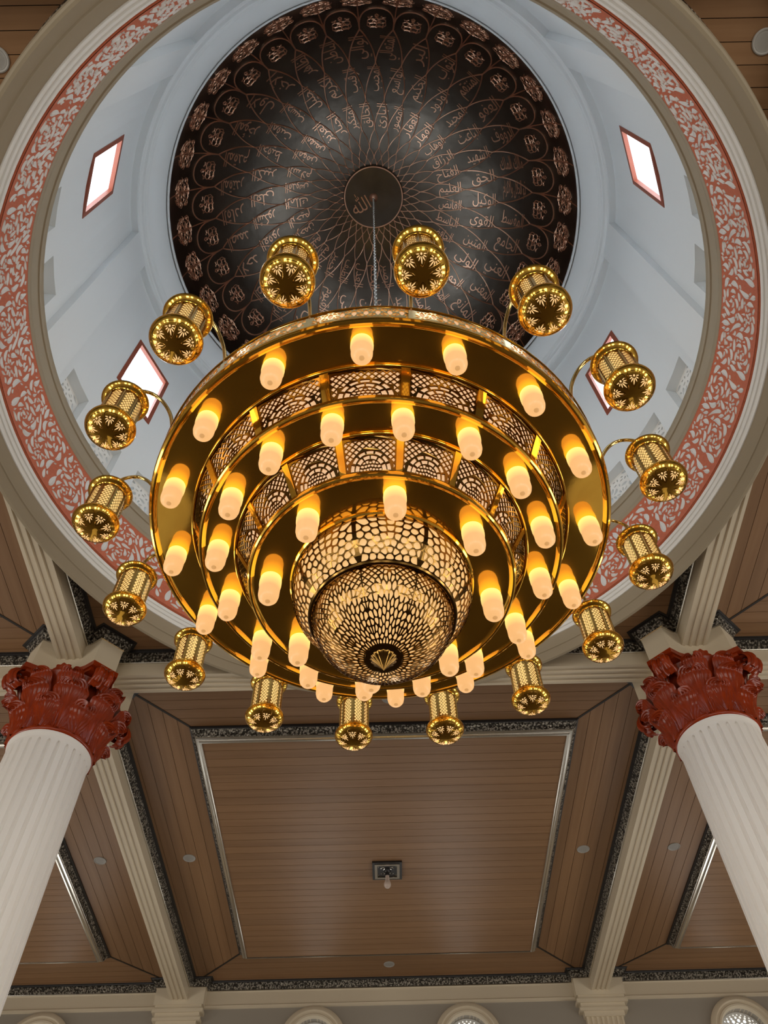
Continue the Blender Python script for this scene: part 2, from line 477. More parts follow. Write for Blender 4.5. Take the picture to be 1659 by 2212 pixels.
# beams with reeded soffits
def beam_profile():
    p = [(-0.14, 7.62), (-0.14, 7.27), (-0.155, 7.26), (-0.155, 7.20)]
    for c in (-0.085, 0.0, 0.085):
        p += [(c - 0.030, 7.20), (c - 0.022, 7.218), (c + 0.022, 7.218), (c + 0.030, 7.20)]
    return p + [(0.155, 7.20), (0.155, 7.26), (0.14, 7.27), (0.14, 7.62)]
BP = beam_profile()
def beam(axis, pos, a0, a1, ring_c=None):
    g = G(); n = len(BP); vs = []
    for a in (a0, a1):
        for s, h in BP:
            if ring_c is not None and a is a1:
                d = abs(pos + s - ring_c[0]); a = ring_c[1] + ring_c[2] * math.sqrt(max(0.09, 4.0 ** 2 - d * d)); vs.append((pos + s, a, Z(h)) if axis == 'y' else (a, pos + s, Z(h))); a = a1; continue
            vs.append((pos + s, a, Z(h)) if axis == 'y' else (a, pos + s, Z(h)))
    g.add(vs, [(i, i + 1, n + i + 1, n + i) for i in range(n - 1)])
    g.obj('beam', M['cream'], ceiling, 25)
for s in (-1, 1):
    beam('y', s * COLX, COLY, HY1); beam('y', s * COLX, HY0, -0.345)
    beam('y', s * COLX, -0.345, CY - 1.45, (CX, CY, -1)); beam('y', s * COLX, COLY, CY + 1.45, (CX, CY, 1))     # they run into the ring
for y in (-0.345, COLY):
    beam('x', y, -COLX, CX - 1.45, (CY, CX, -1)); beam('x', y, COLX, CX + 1.45, (CY, CX, 1)); beam('x', y, HX0, -COLX); beam('x', y, COLX, HX1)

def plank(poly, m, parent, z=HC, t=0.03):
    g = G(); g.prism(poly, Z(z), Z(z) + t); return g.obj('plank', m, parent)
PW = 0.17; GAP = 0.006
def bay(x0, x1, y0, y1, planks=True):
    m = 1.03
    px0, px1, py0, py1 = x0 + m, x1 - m, y0 + m + 0.04, y1 - m - 0.04
    nx = round((px0 - x0) / PW); ny = round((py0 - y0) / PW)
    def lerp(a, b, t): return a + (b - a) * t
    for k in range(ny):                # near and far strips run along x
        t0, t1 = k / ny, (k + 1) / ny
        for ya, yb in ((y0, py0), (y1, py1)):
            A, B = lerp(ya, yb, t0), lerp(ya, yb, t1); e = GAP / 2 * (1 if yb > ya else -1)
            poly = [(lerp(x0, px0, t0), A + e), (lerp(x1, px1, t0), A + e), (lerp(x1, px1, t1), B - e), (lerp(x0, px0, t1), B - e)]
            plank(poly if yb > ya else poly[::-1], M['woodx'], ceiling)
    for k in range(nx):                # side strips run along y
        t0, t1 = k / nx, (k + 1) / nx
        for xa, xb in ((x0, px0), (x1, px1)):
            A, B = lerp(xa, xb, t0), lerp(xa, xb, t1); e = GAP / 2 * (1 if xb > xa else -1)
            poly = [(A + e, lerp(y0, py0, t0)), (A + e, lerp(y1, py1, t0)), (B - e, lerp(y1, py1, t1)), (B - e, lerp(y0, py0, t1))]
            plank(poly[::-1] if xb > xa else poly, M['woody'], ceiling)
    for cx, cy, qx, qy in ((x0, y0, px0, py0), (x1, y0, px1, py0), (x0, y1, px0, py1), (x1, y1, px1, py1)):
        d = Vector((qx - cx, qy - cy)).normalized(); nn = Vector((-d.y, d.x)) * 0.016
        g = G(); g.prism([(cx + nn.x, cy + nn.y), (cx - nn.x, cy - nn.y), (qx - nn.x, qy - nn.y), (qx + nn.x, qy + nn.y)], Z(HC) - 0.006, Z(HC) + 0.02)
        g.obj('mitre_strip', M['dark'], ceiling)
    # dropped centre panel with its silver frame
    ix0, ix1, iy0, iy1 = px0 + 0.15, px1 - 0.15, py0 + 0.15, py1 - 0.15
    g = G(); g.box(ix0 - 0.05, ix1 + 0.05, iy0 - 0.05, iy1 + 0.05, Z(HP) + 0.03, Z(HP) + 0.045)
    dp = g.obj('dropped_panel', M['dark'], ceiling)
    if planks:
        n = round((iy1 - iy0) / PW)
        for k in range(n):
            A, B = lerp(iy0, iy1, k / n) + GAP / 2, lerp(iy0, iy1, (k + 1) / n) - GAP / 2
            plank([(ix0 - 0.03, A), (ix1 + 0.03, A), (ix1 + 0.03, B), (ix0 - 0.03, B)], M['woodx'], dp, HP, 0.028)
    else:
        g = G(); g.box(ix0 - 0.03, ix1 + 0.03, iy0 - 0.03, iy1 + 0.03, Z(HP), Z(HP) + 0.028); g.obj('plank', M['woodx'], dp)
    path = [(px0, py0), (px1, py0), (px1, py1), (px0, py1)]
    g = G(); sweep(g, path, [(-0.02, Z(7.55)), (-0.02, Z(7.535)), (0.0, Z(7.525)), (0.005, Z(7.515))]); g.obj('dark_fillet', M['black'], dp)
    g = G(); sweep(g, path, [(0.005, Z(7.515)), (0.03, Z(7.505)), (0.055, Z(7.46)), (0.06, Z(7.435)), (0.065, Z(7.43))]); g.obj('carved_frame', M['carved'], dp, 50)
    g = G(); sweep(g, path, [(0.065, Z(7.43)), (0.075, Z(7.43)), (0.08, Z(7.415)), (0.105, Z(7.41)), (0.112, Z(7.40)), (0.125, Z(7.385)), (0.145, Z(7.382)), (0.155, Z(7.39)), (0.155, Z(7.41))]); g.obj('frame_bead', M['silver'], dp, 40)
XB = 3.70; XO = 3.985
FAR0, FAR1 = 7.485, HY1 - 0.03
bay(-XB, XB, FAR0, FAR1)
bay(-11.4, -XO, FAR0, FAR1); bay(XO, 11.4, FAR0, FAR1)
bay(-11.4, -XO, -0.205, 7.205, False); bay(XO, 11.4, -0.205, 7.205, False)
# planks in the four corners round the dome ring run along x
nrow = round((7.205 + 0.205) / PW)
for k in range(nrow):
    y0 = -0.205 + 7.41 * k / nrow + GAP / 2; y1 = -0.205 + 7.41 * (k + 1) / nrow - GAP / 2
    ym = min(abs(y0 - CY), abs(y1 - CY))
    if ym > 3.98: xi = 0
    else: xi = math.sqrt(3.98 ** 2 - ym ** 2)
    if xi > XB - 0.05: continue
    for s in (-1, 1):
        a, b = sorted((s * xi, s * XB))
        plank([(a, y0), (b, y0), (b, y1), (a, y1)], M['woodx'], ceiling)

# ---- silver cornices round every bay (they follow the pier blocks over the columns)
AB = (0.36, 0.57, 0.43)                # abacus plan: corner short, corner long, hollow of the sides
def pier_corner(cx, cy, sx, sy, bx, by):
    """path round one pier block corner, from the beam along x to the beam along y"""
    s, l, h = AB
    q = [(bx[0], by), (cx + sx * h, by), (cx + sx * l, cy + sy * s), (cx + sx * s, cy + sy * l), (bx[1], cy + sy * h)]
    return q
TRIM = [(0.0, -0.135), (0.014, -0.137), (0.022, -0.128), (0.018, -0.116)], [(0.018, -0.116), (0.03, -0.108), (0.06, -0.06), (0.075, -0.03), (0.08, -0.022)], [(0.08, -0.022), (0.095, -0.02), (0.10, -0.006), (0.125, -0.004), (0.128, 0.004)]
def cornice(n, path, closed=True):
    root = struct(empty('trim_%d' % n, (path[0][0], path[0][1], Z(HC))))
    off = lambda pr: [(o, z) for o, z in pr]
    P = [(p[0] - path[0][0], p[1] - path[0][1]) for p in path]
    for nm, pr, m in (('lower_bead', TRIM[0], 'silver'), ('carved_band', TRIM[1], 'carved'), ('dark_fillet', TRIM[2], 'black')):
        g = G(); sweep(g, P, off(pr), closed); g.obj(nm, M[m], root, 50)
s_, l_, h_ = AB
def quad(cx, cy, sx, sy, xf, yf, along_x_first):
    """points of the block corner between beam face x = xf and beam face y = yf"""
    p = [(cx + sx * h_, yf), (cx + sx * l_, cy + sy * s_), (cx + sx * s_, cy + sy * l_), (xf, cy + sy * h_)]
    return p if along_x_first else p[::-1]
PW2 = 0.40; PD = 0.20                  # pilaster heads on the far wall
# far centre bay, counter-clockwise seen from above so that the left side is the inside
far_c = quad(-COLX, COLY, 1, 1, -XB, FAR0, True)[::-1] + quad(COLX, COLY, -1, 1, XB, FAR0, True) \
    + [(XB, HY1 - PD), (COLX - PW2 - 0.05, HY1 - PD), (COLX - PW2 - 0.05, FAR1), (-COLX + PW2 + 0.05, FAR1), (-COLX + PW2 + 0.05, HY1 - PD), (-XB, HY1 - PD)]
cornice(1, far_c)
far_l = [(-11.4, FAR0)] + quad(-COLX, COLY, -1, 1, -XO, FAR0, True) + [(-XO, HY1 - PD), (-COLX - PW2 - 0.05, HY1 - PD), (-COLX - PW2 - 0.05, FAR1), (-11.4, FAR1)]
cornice(2, far_l)
cornice(3, [(-x, y) for x, y in far_l][::-1])
mid_l = [(-11.4, -0.205)] + quad(-COLX, -0.345, -1, 1, -XO, -0.205, True) + quad(-COLX, COLY, -1, -1, -XO, 7.205, False) + [(-11.4, 7.205)]
cornice(4, mid_l)
cornice(5, [(-x, y) for x, y in mid_l][::-1])
FREE = 1.95
for n, (sx, sy) in enumerate(((-1, -1), (1, -1), (1, 1), (-1, 1))):
    yb = -0.345 if sy < 0 else COLY; yf = -0.205 if sy < 0 else 7.205
    p = [(sx * FREE, yf)] + quad(sx * COLX, yb, -sx, -sy, sx * XB, yf, True) + [(sx * XB, CY + sy * FREE)]
    cornice(14 + n, p if sx * sy < 0 else p[::-1], False)


# ---- pilasters on the far wall under the beams
for s in (-1, 1):
    root = struct(empty('trim_%d' % (12 if s < 0 else 13), (s * COLX, HY1, 0)))
    g = G()
    for (w, d, z0, z1) in ((0.45, 0.20, 7.13, 7.60), (0.42, 0.18, 7.06, 7.13), (0.46, 0.21, 7.00, 7.06), (0.40, 0.17, 6.92, 7.00), (0.43, 0.19, 6.87, 6.92), (0.36, 0.15, 6.79, 6.87)):
        g.box(-w, w, -d, 0.0, Z(z0), Z(z1))
    g.obj('pilaster_head', M['cream'], root)
    prof = [(-0.33, 0.0), (-0.33, -0.12)]
    for k in range(7):
        c = -0.27 + k * 0.09
        prof += [(c - 0.027, -0.12), (c - 0.02, -0.10), (c + 0.02, -0.10), (c + 0.027, -0.12)]
    prof += [(0.33, -0.12), (0.33, 0.0)]
    g = G(); n = len(prof)
    g.add([(x, y, z) for z in (0.0, Z(6.79)) for x, y in prof], [(i, i + 1, n + i + 1, n + i) for i in range(n - 1)])
    g.obj('pilaster_shaft', M['cream'], root)

# ================================================================== DOME RING, DRUM AND DOME
def drum_pt(r, az, h): return (CX + r * math.cos(az), CY + r * math.sin(az), Z(h))
ring = struct(empty('trim_8', (CX, CY, Z(7.1))))
RZ = -7.1
def ring_part(name, prof, m, n=160, smooth=25):
    g = G(); g.lathe([(r, h + RZ) for r, h in prof], n); return g.obj(name, m, ring, smooth)
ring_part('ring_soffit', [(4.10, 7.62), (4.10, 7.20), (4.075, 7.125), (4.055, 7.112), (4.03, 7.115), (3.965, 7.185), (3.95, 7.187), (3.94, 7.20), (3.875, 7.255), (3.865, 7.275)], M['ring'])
ring_part('triple_bead', [(3.865, 7.275), (3.85, 7.272), (3.838, 7.29), (3.832, 7.305), (3.815, 7.305), (3.805, 7.32), (3.80, 7.335), (3.785, 7.335), (3.775, 7.35), (3.772, 7.365), (3.80, 7.385)], M['white'])
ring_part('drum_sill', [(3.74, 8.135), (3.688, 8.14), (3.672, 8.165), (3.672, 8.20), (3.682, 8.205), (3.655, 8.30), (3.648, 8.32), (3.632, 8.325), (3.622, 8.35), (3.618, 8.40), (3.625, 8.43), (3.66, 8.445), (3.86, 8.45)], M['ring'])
g = G()                                # thin silver cornice round the outside of the ring
g.lathe([(4.09, 0.30), (4.11, 0.31), (4.135, 0.36), (4.16, 0.42), (4.17, 0.44), (4.175, 0.46)], 120); g.obj('outer_cornice', M['carved'], ring, 40)
ring_part('relief_ground', [(3.80, 7.37), (3.757, 7.372), (3.745, 8.15)], M['red'])
# terracotta frieze, 24 panels, each a piece of its own
NF = 24; FW = 2 * PI * 3.72 / NF; FH = 0.755
def frieze_holes():
    rnd = random.Random(11); pk = Packer(0.0072)
    m = 0.04
    inside = lambda x, y: 0.012 < x < FW - 0.012 and m < y < FH - m
    # four scroll eyes (staggered) and two star flowers steer the flow
    eyes = [(0.25 * FW, 0.70 * FH, 1), (0.75 * FW, 0.30 * FH, -1)]
    stars = [(0.30 * FW, 0.27 * FH), (0.80 * FW, 0.74 * FH)]
    for sx, sy in stars:
        for i in range(9):
            a = 2 * PI * i / 9
            pk.leaf(sx + 0.035 * math.cos(a), sy + 0.035 * math.sin(a), a, 0.065, 0.028, inside=inside, n=5, blunt=0.6)
        for i in range(5):
            a = 2 * PI * i / 5 + 0.6
            pk.leaf(sx + 0.108 * math.cos(a), sy + 0.108 * math.sin(a), a + 1.05, 0.13, 0.06, bend=0.9, inside=inside)
    for ex, ey, sg in eyes:
        pk.leaf(ex - 0.02, ey, 0.3, 0.07, 0.045, bend=1.2 * sg, inside=inside)
        for ring_r, cnt, ln, wd in ((0.085, 5, 0.11, 0.050), (0.17, 7, 0.16, 0.070)):
            for i in range(cnt):
                a = sg * 2 * PI * i / cnt + 0.4
                pk.leaf(ex + ring_r * math.cos(a), ey + ring_r * math.sin(a), a + sg * 1.0, ln, wd, bend=sg * 1.5, inside=inside)
    for ex, ey, sg in eyes:            # long sweeping stems round the scroll eyes
        for a0, rr, ln, wd in ((0.3, 0.24, 0.36, 0.05), (2.4, 0.25, 0.34, 0.05), (4.4, 0.24, 0.30, 0.046), (1.2, 0.31, 0.26, 0.05), (3.4, 0.31, 0.26, 0.05)):
            a = sg * a0; pk.leaf(ex + rr * math.cos(a), ey + rr * math.sin(a), a + sg * PI / 2, ln, wd, bend=sg * ln / rr, inside=inside, n=12, blunt=0.6)
    def flow(x, y):
        fx, fy = 0.25, 0.0
        for ex, ey, sg in eyes:
            dx, dy = x - ex, y - ey; r2 = dx * dx + dy * dy + 0.004; w = math.exp(-r2 / 0.06)
            fx += w * (-sg * dy) / math.sqrt(r2) * 2; fy += w * (sg * dx) / math.sqrt(r2) * 2
        fy += 0.5 * math.sin(2 * PI * x / FW * 2)
        return math.atan2(fy, fx)
    for ln, wd, tries in ((0.20, 0.080, 900), (0.15, 0.066, 1500), (0.105, 0.052, 1800), (0.07, 0.038, 2000), (0.045, 0.026, 1800)):
        for _ in range(tries):
            x, y = rnd.uniform(0.02, FW - 0.02), rnd.uniform(m, FH - m)
            a = flow(x, y) + rnd.choice((0, PI)) + rnd.uniform(-0.5, 0.5)
            pk.leaf(x, y, a, ln * rnd.uniform(0.8, 1.15), wd * rnd.uniform(0.8, 1.1), bend=rnd.uniform(-1.4, 1.4), inside=inside)
    return pk.holes
def edge_rect(x0, x1, y0, y1, n=8, ny=1):
    return [(x0 + (x1 - x0) * i / n, y0) for i in range(n)] + [(x1, y0 + (y1 - y0) * i / ny) for i in range(ny)] + [(x1 - (x1 - x0) * i / n, y1) for i in range(n)] + [(x0, y1 - (y1 - y0) * i / ny) for i in range(ny)]
def frieze_map(u, v, w):
    t = v / FH; r = 3.752 + (3.69 - 3.752) * t + w; a = u / 3.72
    return (r * math.cos(a), r * math.sin(a), 7.378 + t * 0.762 + RZ)
g = G(); n = 8
g.add([frieze_map(FW * i / n, v, 0.0) for i in range(n + 1) for v in (0.0, FH)], [(2 * i, 2 * i + 2, 2 * i + 3, 2 * i + 1) for i in range(n)])
fm = g.mesh('relief_panel', M['red'])
g = G()
for poly in frieze_holes():            # every leaf is a small roof: outline on the ground, raised spine
    n = len(poly) // 2; Lp = poly[:n + 1]; Rp = [poly[0]] + poly[n + 1:][::-1] + [poly[n]]
    vs = []; k = len(Lp)
    for q in Lp: vs.append(frieze_map(q[0], q[1], 0.001))
    for a, b in zip(Lp, Rp): vs.append(frieze_map(0.5 * (a[0] + b[0]), 0.5 * (a[1] + b[1]), -0.013))
    for q in Rp: vs.append(frieze_map(q[0], q[1], 0.001))
    mid = [(0.62 * a[0] + 0.38 * b[0], 0.62 * a[1] + 0.38 * b[1]) for a, b in zip(Lp, Rp)]
    fs = []
    for i in range(k - 1): fs += [(i, i + 1, k + i + 1, k + i), (k + i, k + i + 1, 2 * k + i + 1, 2 * k + i)]
    g.add(vs, fs)
lm0 = g.mesh('relief_leafwork', M['relief'])
for k in range(NF):
    p_ = obj('relief_panel', fm, ring, rot=(0, 0, 2 * PI * k / NF)); obj('relief_leafwork', lm0, p_)['kind'] = 'stuff'

# ---- drum wall: recessed panels, windows and small grilled openings
RW, RP = 3.80, 3.70                    # recessed field, pilasters
azl = set(); hl = [8.44, 8.50, 9.30, 10.40, 11.75, 12.88, 12.98]
cells = []
def kinds(az, h):
    d = (az % 45) - 22.5
    if abs(d) > 18.4: return ('solid', RP)
    if h > 12.88: return ('solid', RP)
    if abs(d) < 5.65 and 10.40 < h < 11.75: return ('open', RW)
    if 8.50 < h < 9.30 and min(abs(d), abs(abs(d) - 12.0)) < 3.5: return ('open', RW)
    return ('solid', RW)
for j in range(8):
    c = 45 * j + 22.5
    for d in (-18.4, -15.5, -8.5, -5.65, -3.5, 3.5, 5.65, 8.5, 15.5, 18.4, -12, 0, 12): azl.add(round(c + d, 3))
    for d in (-20.5, 20.5, 22.5): azl.add(round(c + d, 3))
azl = sorted(azl); hl = sorted(hl)
na, nh = len(azl), len(hl)
K = [[kinds((azl[i] + (azl[(i + 1) % na] - azl[i]) % 360 / 2), (hl[j] + hl[j + 1]) / 2) for j in range(nh - 1)] for i in range(na)]
g = G()
for i in range(na):
    a0 = math.radians(azl[i]); a1 = math.radians(azl[(i + 1) % na]) + (2 * PI if i == na - 1 else 0)
    for j in range(nh - 1):
        k, r = K[i][j]; h0, h1 = hl[j], hl[j + 1]
        if k == 'solid':
            g.add([drum_pt(r, a0, h0), drum_pt(r, a1, h0), drum_pt(r, a1, h1), drum_pt(r, a0, h1)], [(0, 3, 2, 1)])
        # side faces towards the next azimuth and the next height
        k2, r2 = K[(i + 1) % na][j]
        R1, R2 = (4.3 if k == 'open' else r), (4.3 if k2 == 'open' else r2)
        if abs(R1 - R2) > 1e-6:
            lo = r if k == 'solid' else RW; lo2 = r2 if k2 == 'solid' else RW
            A, B = (lo, R2) if k2 == 'open' else ((R1, lo2) if k == 'open' else (R1, R2))
            sl = 0.02 if 'open' not in (k, k2) else 0.0
            b0, b1 = (a1 + sl, a1) if (A > B) == (k == 'solid') and sl else (a1, a1)
            g.add([drum_pt(A, a1, h0), drum_pt(B, a1, h0), drum_pt(B, a1, h1), drum_pt(A, a1, h1)], [(0, 1, 2, 3)])
        if j < nh - 2:
            k3, r3 = K[i][j + 1]
            R3 = 4.3 if k3 == 'open' else r3
            if abs(R1 - R3) > 1e-6:
                lo = r if k == 'solid' else RW; lo3 = r3 if k3 == 'solid' else RW
                A, B = (lo, R3) if k3 == 'open' else ((R1, lo3) if k == 'open' else (R1, R3))
                g.add([drum_pt(A, a0, h1), drum_pt(A, a1, h1), drum_pt(B, a1, h1), drum_pt(B, a0, h1)], [(0, 1, 2, 3)])
wall_drum = struct(g.obj('wall_drum', M['drum']))
g = G()
g.lathe([(3.70, 12.97 - 13), (3.675, 12.985 - 13), (3.665, 0.005), (3.63, 0.012), (3.615, 0.03), (3.612, 0.06), (3.59, 0.075), (3.575, 0.08), (3.50, 0.16), (3.43, 0.27), (3.385, 0.40), (3.375, 0.455), (3.34, 0.47), (3.34, 0.52)], 128)
g.obj('dome_cove', M['drum'], wall_drum, 25, loc=(CX, CY, Z(13.0)))

def niche_holes(w, h):
    rnd = random.Random(5); pk = Packer(0.012)
    inside = lambda x, y: abs(x) < w / 2 - 0.015 and 0.015 < y < h - 0.015
    for i in range(10):
        a = 2 * PI * i / 10
        pk.leaf(0.045 * math.cos(a), h / 2 + 0.045 * math.sin(a), a, 0.075, 0.03, inside=inside, n=6)
    for sy in (0.18, 0.82):
        for i in range(8):
            a = 2 * PI * i / 8
            pk.leaf(0.03 * math.cos(a), sy * h + 0.03 * math.sin(a), a, 0.06, 0.028, inside=inside, n=6)
    for ln, wd, t in ((0.11, 0.05, 300), (0.08, 0.04, 300), (0.05, 0.03, 400)):
        for _ in range(t):
            pk.leaf(rnd.uniform(-w / 2, w / 2), rnd.uniform(0, h), rnd.uniform(0, 6.28), ln, wd, bend=rnd.uniform(-1.5, 1.5), inside=inside)
    return pk.holes
NW = 2 * 3.5 * PI / 180 * 3.9
g = G(); g.pierced([(-NW / 2, 0), (NW / 2, 0), (NW / 2, 0.8), (-NW / 2, 0.8)], niche_holes(NW, 0.8), 0.03, lambda u, v, w: (w, u, v))
grille_mesh = g.mesh('grille', M['white'])
wn = 2
for j in range(8):
    c = math.radians(45 * j + 22.5)
    if True:
        ca, sa = math.cos(c), math.sin(c)
        w = struct(empty('window_%d' % (j + 7), (CX + RW * ca, CY + RW * sa, Z(11.075)), rot=(0, 0, c)))
        hw = RW * math.radians(5.65); hh = 0.675
        # local x = outward, y = along the wall, z = up; frame bars proud of the wall, the field is slightly curved
        for nm, y0, y1, z0, z1 in (('frame_bar', -hw - 0.03, -hw + 0.035, -hh - 0.03, hh + 0.03), ('frame_bar', hw - 0.035, hw + 0.03, -hh - 0.03, hh + 0.03),
                                   ('frame_bar', -hw + 0.035, hw - 0.035, -hh - 0.03, -hh + 0.05), ('frame_bar', -hw + 0.035, hw - 0.035, hh - 0.05, hh + 0.03)):
            g = G(); g.box(-0.03, 0.025, y0, y1, z0, z1); g.obj('frame_bar', M['brown'], w)
        g = G(); g.box(0.36, 0.366, -hw, hw, -hh, hh); g.obj('pane', M['glass'], w)
        for z in (-0.02, ):
            g = G(); g.box(0.34, 0.40, -0.02, 0.02, -0.16, 0.02); g.obj('latch', M['disc'], w)
    for d in (-12, 0, 12):
        a = math.radians(45 * j + 22.5 + d)
        obj('grille', grille_mesh, wall_drum, loc=(CX + 3.93 * math.cos(a), CY + 3.93 * math.sin(a), Z(8.50)), rot=(0, 0, a))

# ---- bronze dome
DA, DB, DH = 3.363, 2.785, 13.46
dome = empty('dome', (CX, CY, Z(DH)))
tag(dome, 'dark bronze dome lined with copper petals and gilt calligraphy above the chandelier', 'dome')
def dome_map(th, az, off=0.0):         # off = distance below the shell
    r = DA * math.sin(th); z = DB * math.cos(th)
    n = Vector((math.sin(th) / DA, math.cos(th) / DB)).normalized()
    r -= n.x * off; z -= n.y * off
    return (r * math.cos(az), r * math.sin(az), z)
g = G()
g.lathe([(DA * math.sin(PI / 2 * i / 40), DB * math.cos(PI / 2 * i / 40)) for i in range(1, 41)] + [(DA, -0.03)], 132)
g.obj('dome_shell', M['bronze'], dome, 60)
NP = 33; DAZ = 2 * PI / NP
PH = math.radians(-11.6)               # a petal with a flower lies on this azimuth
LV = [10.0, 12.3, 15.5, 21.5, 31.0, 44.0, 58.0]    # polar angles where the ribs cross
phase = [0.0 if (len(LV) - 1 - i) % 2 else 0.5 for i in range(len(LV))]   # last level sits half way between flowers
def interp(xs, ys, x):
    # monotone cubic (Catmull-Rom on irregular knots)
    i = max(0, min(len(xs) - 2, int(np.searchsorted(xs, x)) - 1))
    def sl(k):
        if k <= 0: return (ys[1] - ys[0]) / (xs[1] - xs[0])
        if k >= len(xs) - 1: return (ys[-1] - ys[-2]) / (xs[-1] - xs[-2])
        return (ys[k + 1] - ys[k - 1]) / (xs[k + 1] - xs[k - 1])
    h = xs[i + 1] - xs[i]; t = (x - xs[i]) / h
    return (2 * t**3 - 3 * t**2 + 1) * ys[i] + (t**3 - 2 * t**2 + t) * h * sl(i) + (-2 * t**3 + 3 * t**2) * ys[i + 1] + (t**3 - t**2) * h * sl(i + 1)
idx = [0.5 * k for k in range(len(LV))]
for sg in (1, -1):
    g = G(); pts = []
    for i in range(61):
        th = LV[0] + (LV[-1] - LV[0]) * i / 60
        kk = max(0, min(len(LV) - 2, int(np.searchsorted(LV, th)) - 1)); tt = (th - LV[kk]) / (LV[kk + 1] - LV[kk])
        q = idx[kk] + 0.5 * (0.28 * tt + 0.72 * (1 - math.cos(PI / 2 * tt)))
        pts.append(dome_map(math.radians(th), sg * (q - idx[-1]) * DAZ, 0.006))
    rad = [0.008 + 0.006 * i / 60 for i in range(61)]
    g.tube(pts, rad, 6)
    me = g.mesh('petal_rib', M['copper'], 60)
    for k in range(NP): obj('petal_rib', me, dome, rot=(0, 0, PH + (k + 0.5) * DAZ))
g = G()
pts = []
for i in range(17):                    # rounded head of an outer petal
    a = PI * i / 16
    pts.append(dome_map(math.radians(58.0 + 11.5 * math.sin(a) ** 0.75), -math.cos(a) * 0.5 * DAZ, 0.006))
g.tube(pts, 0.013, 6); me1 = g.mesh('petal_head', M['copper'], 60)
g = G(); g.tube([dome_map(math.radians(t), 0.5 * DAZ + 0.0, 0.004) for t in np.linspace(58.0, 89, 12)], 0.010, 6)
me2 = g.mesh('border_rib', M['copper'], 60)
# flower and foliage motifs drawn in raised copper wire; local (x outward, y tangential)
def wire(paths, th0, r, name):
    g = G()
    for p in paths:
        g.tube([dome_map(math.radians(th0) + x / 3.05, y / (DA * math.sin(math.radians(th0) + x / 3.05)), 0.006) for x, y in p], r, 5)
    return g.mesh(name, M['copper'], 60)
def arc(cx, cy, r, a0, a1, n=10, ry=None):
    ry = ry or r
    return [(cx + r * math.cos(math.radians(a0 + (a1 - a0) * i / n)), cy + ry * math.sin(math.radians(a0 + (a1 - a0) * i / n))) for i in range(n + 1)]
def sym(paths): return paths + [[(x, -y) for x, y in p] for p in paths]
flower = sym([arc(-0.10, 0.055, 0.055, 0, 360, 14), arc(0.0, 0.085, 0.06, -60, 250, 12), arc(0.09, 0.05, 0.045, 20, 330, 12), arc(-0.02, 0.03, 0.035, 0, 360, 10),
              [(-0.16, 0.10), (-0.11, 0.15), (-0.04, 0.145)], [(0.06, 0.12), (0.11, 0.14), (0.10, 0.09)], [(0.13, 0.0), (0.165, 0.03), (0.20, 0.0)], [(-0.17, 0.0), (-0.13, 0.06), (-0.17, 0.10)]])
fl_me = wire(flower, 61.8, 0.0085, 'flower_motif')
rnd = random.Random(3)
fol = []
for (x, y, r) in ((-0.17, 0.07, 0.06), (-0.05, 0.12, 0.07), (-0.05, 0.04, 0.04), (0.07, 0.06, 0.055), (0.08, 0.16, 0.05), (0.17, 0.10, 0.045), (-0.16, 0.17, 0.045), (0.18, 0.03, 0.035), (0.02, 0.19, 0.045), (-0.23, 0.03, 0.03)):
    a = rnd.uniform(0, 360); fol.append(arc(x, y, r, a, a + 290, 11, r * 1.2))
    fol.append([(x + r * 0.5 * math.cos(q), y + r * 0.5 * math.sin(q)) for q in np.linspace(a, a + 4.2, 7)])
fol += [[(-0.25, 0.0), (-0.1, 0.02), (0.05, 0.0)], [(0.05, 0.0), (0.15, 0.06), (0.26, 0.02)], [(-0.2, 0.2), (-0.1, 0.22), (0.0, 0.16)], [(0.1, 0.2), (0.2, 0.16), (0.26, 0.08)]]
fo_me = wire(sym(fol), 76.5, 0.008, 'foliage_motif')
for k in range(NP):
    az = PH + k * DAZ
    obj('petal_head', me1, dome, rot=(0, 0, az))
    obj('border_rib', me2, dome, rot=(0, 0, az))
    obj('flower_motif', fl_me, dome, rot=(0, 0, az))
    obj('foliage_motif', fo_me, dome, rot=(0, 0, az + DAZ / 2))
# calligraphy: three rings of thirty-three names
NAMES = ('الرحمن الرحيم الملك القدوس السلام المؤمن المهيمن العزيز الجبار المتكبر الخالق البارئ المصور الغفار القهار الوهاب الرزاق الفتاح العليم القابض الباسط الخافض الرافع المعز المذل السميع البصير الحكم العدل اللطيف الخبير الحليم العظيم '
         'الغفور الشكور العلي الكبير الحفيظ المقيت الحسيب الجليل الكريم الرقيب المجيب الواسع الحكيم الودود المجيد الباعث الشهيد الحق الوكيل القوي المتين الولي الحميد المحصي المبدئ المعيد المحيي المميت الحي القيوم الواجد الماجد الواحد '
         'الاحد الصمد القادر المقتدر المقدم المؤخر الاول الآخر الظاهر الباطن الوالي المتعالي البر التواب المنتقم العفو الرؤوف مالك_الملك ذو_الجلال_والاكرام المقسط الجامع الغني المغني المانع الضار النافع النور الهادي البديع الباقي الوارث الرشيد الصبور').split()
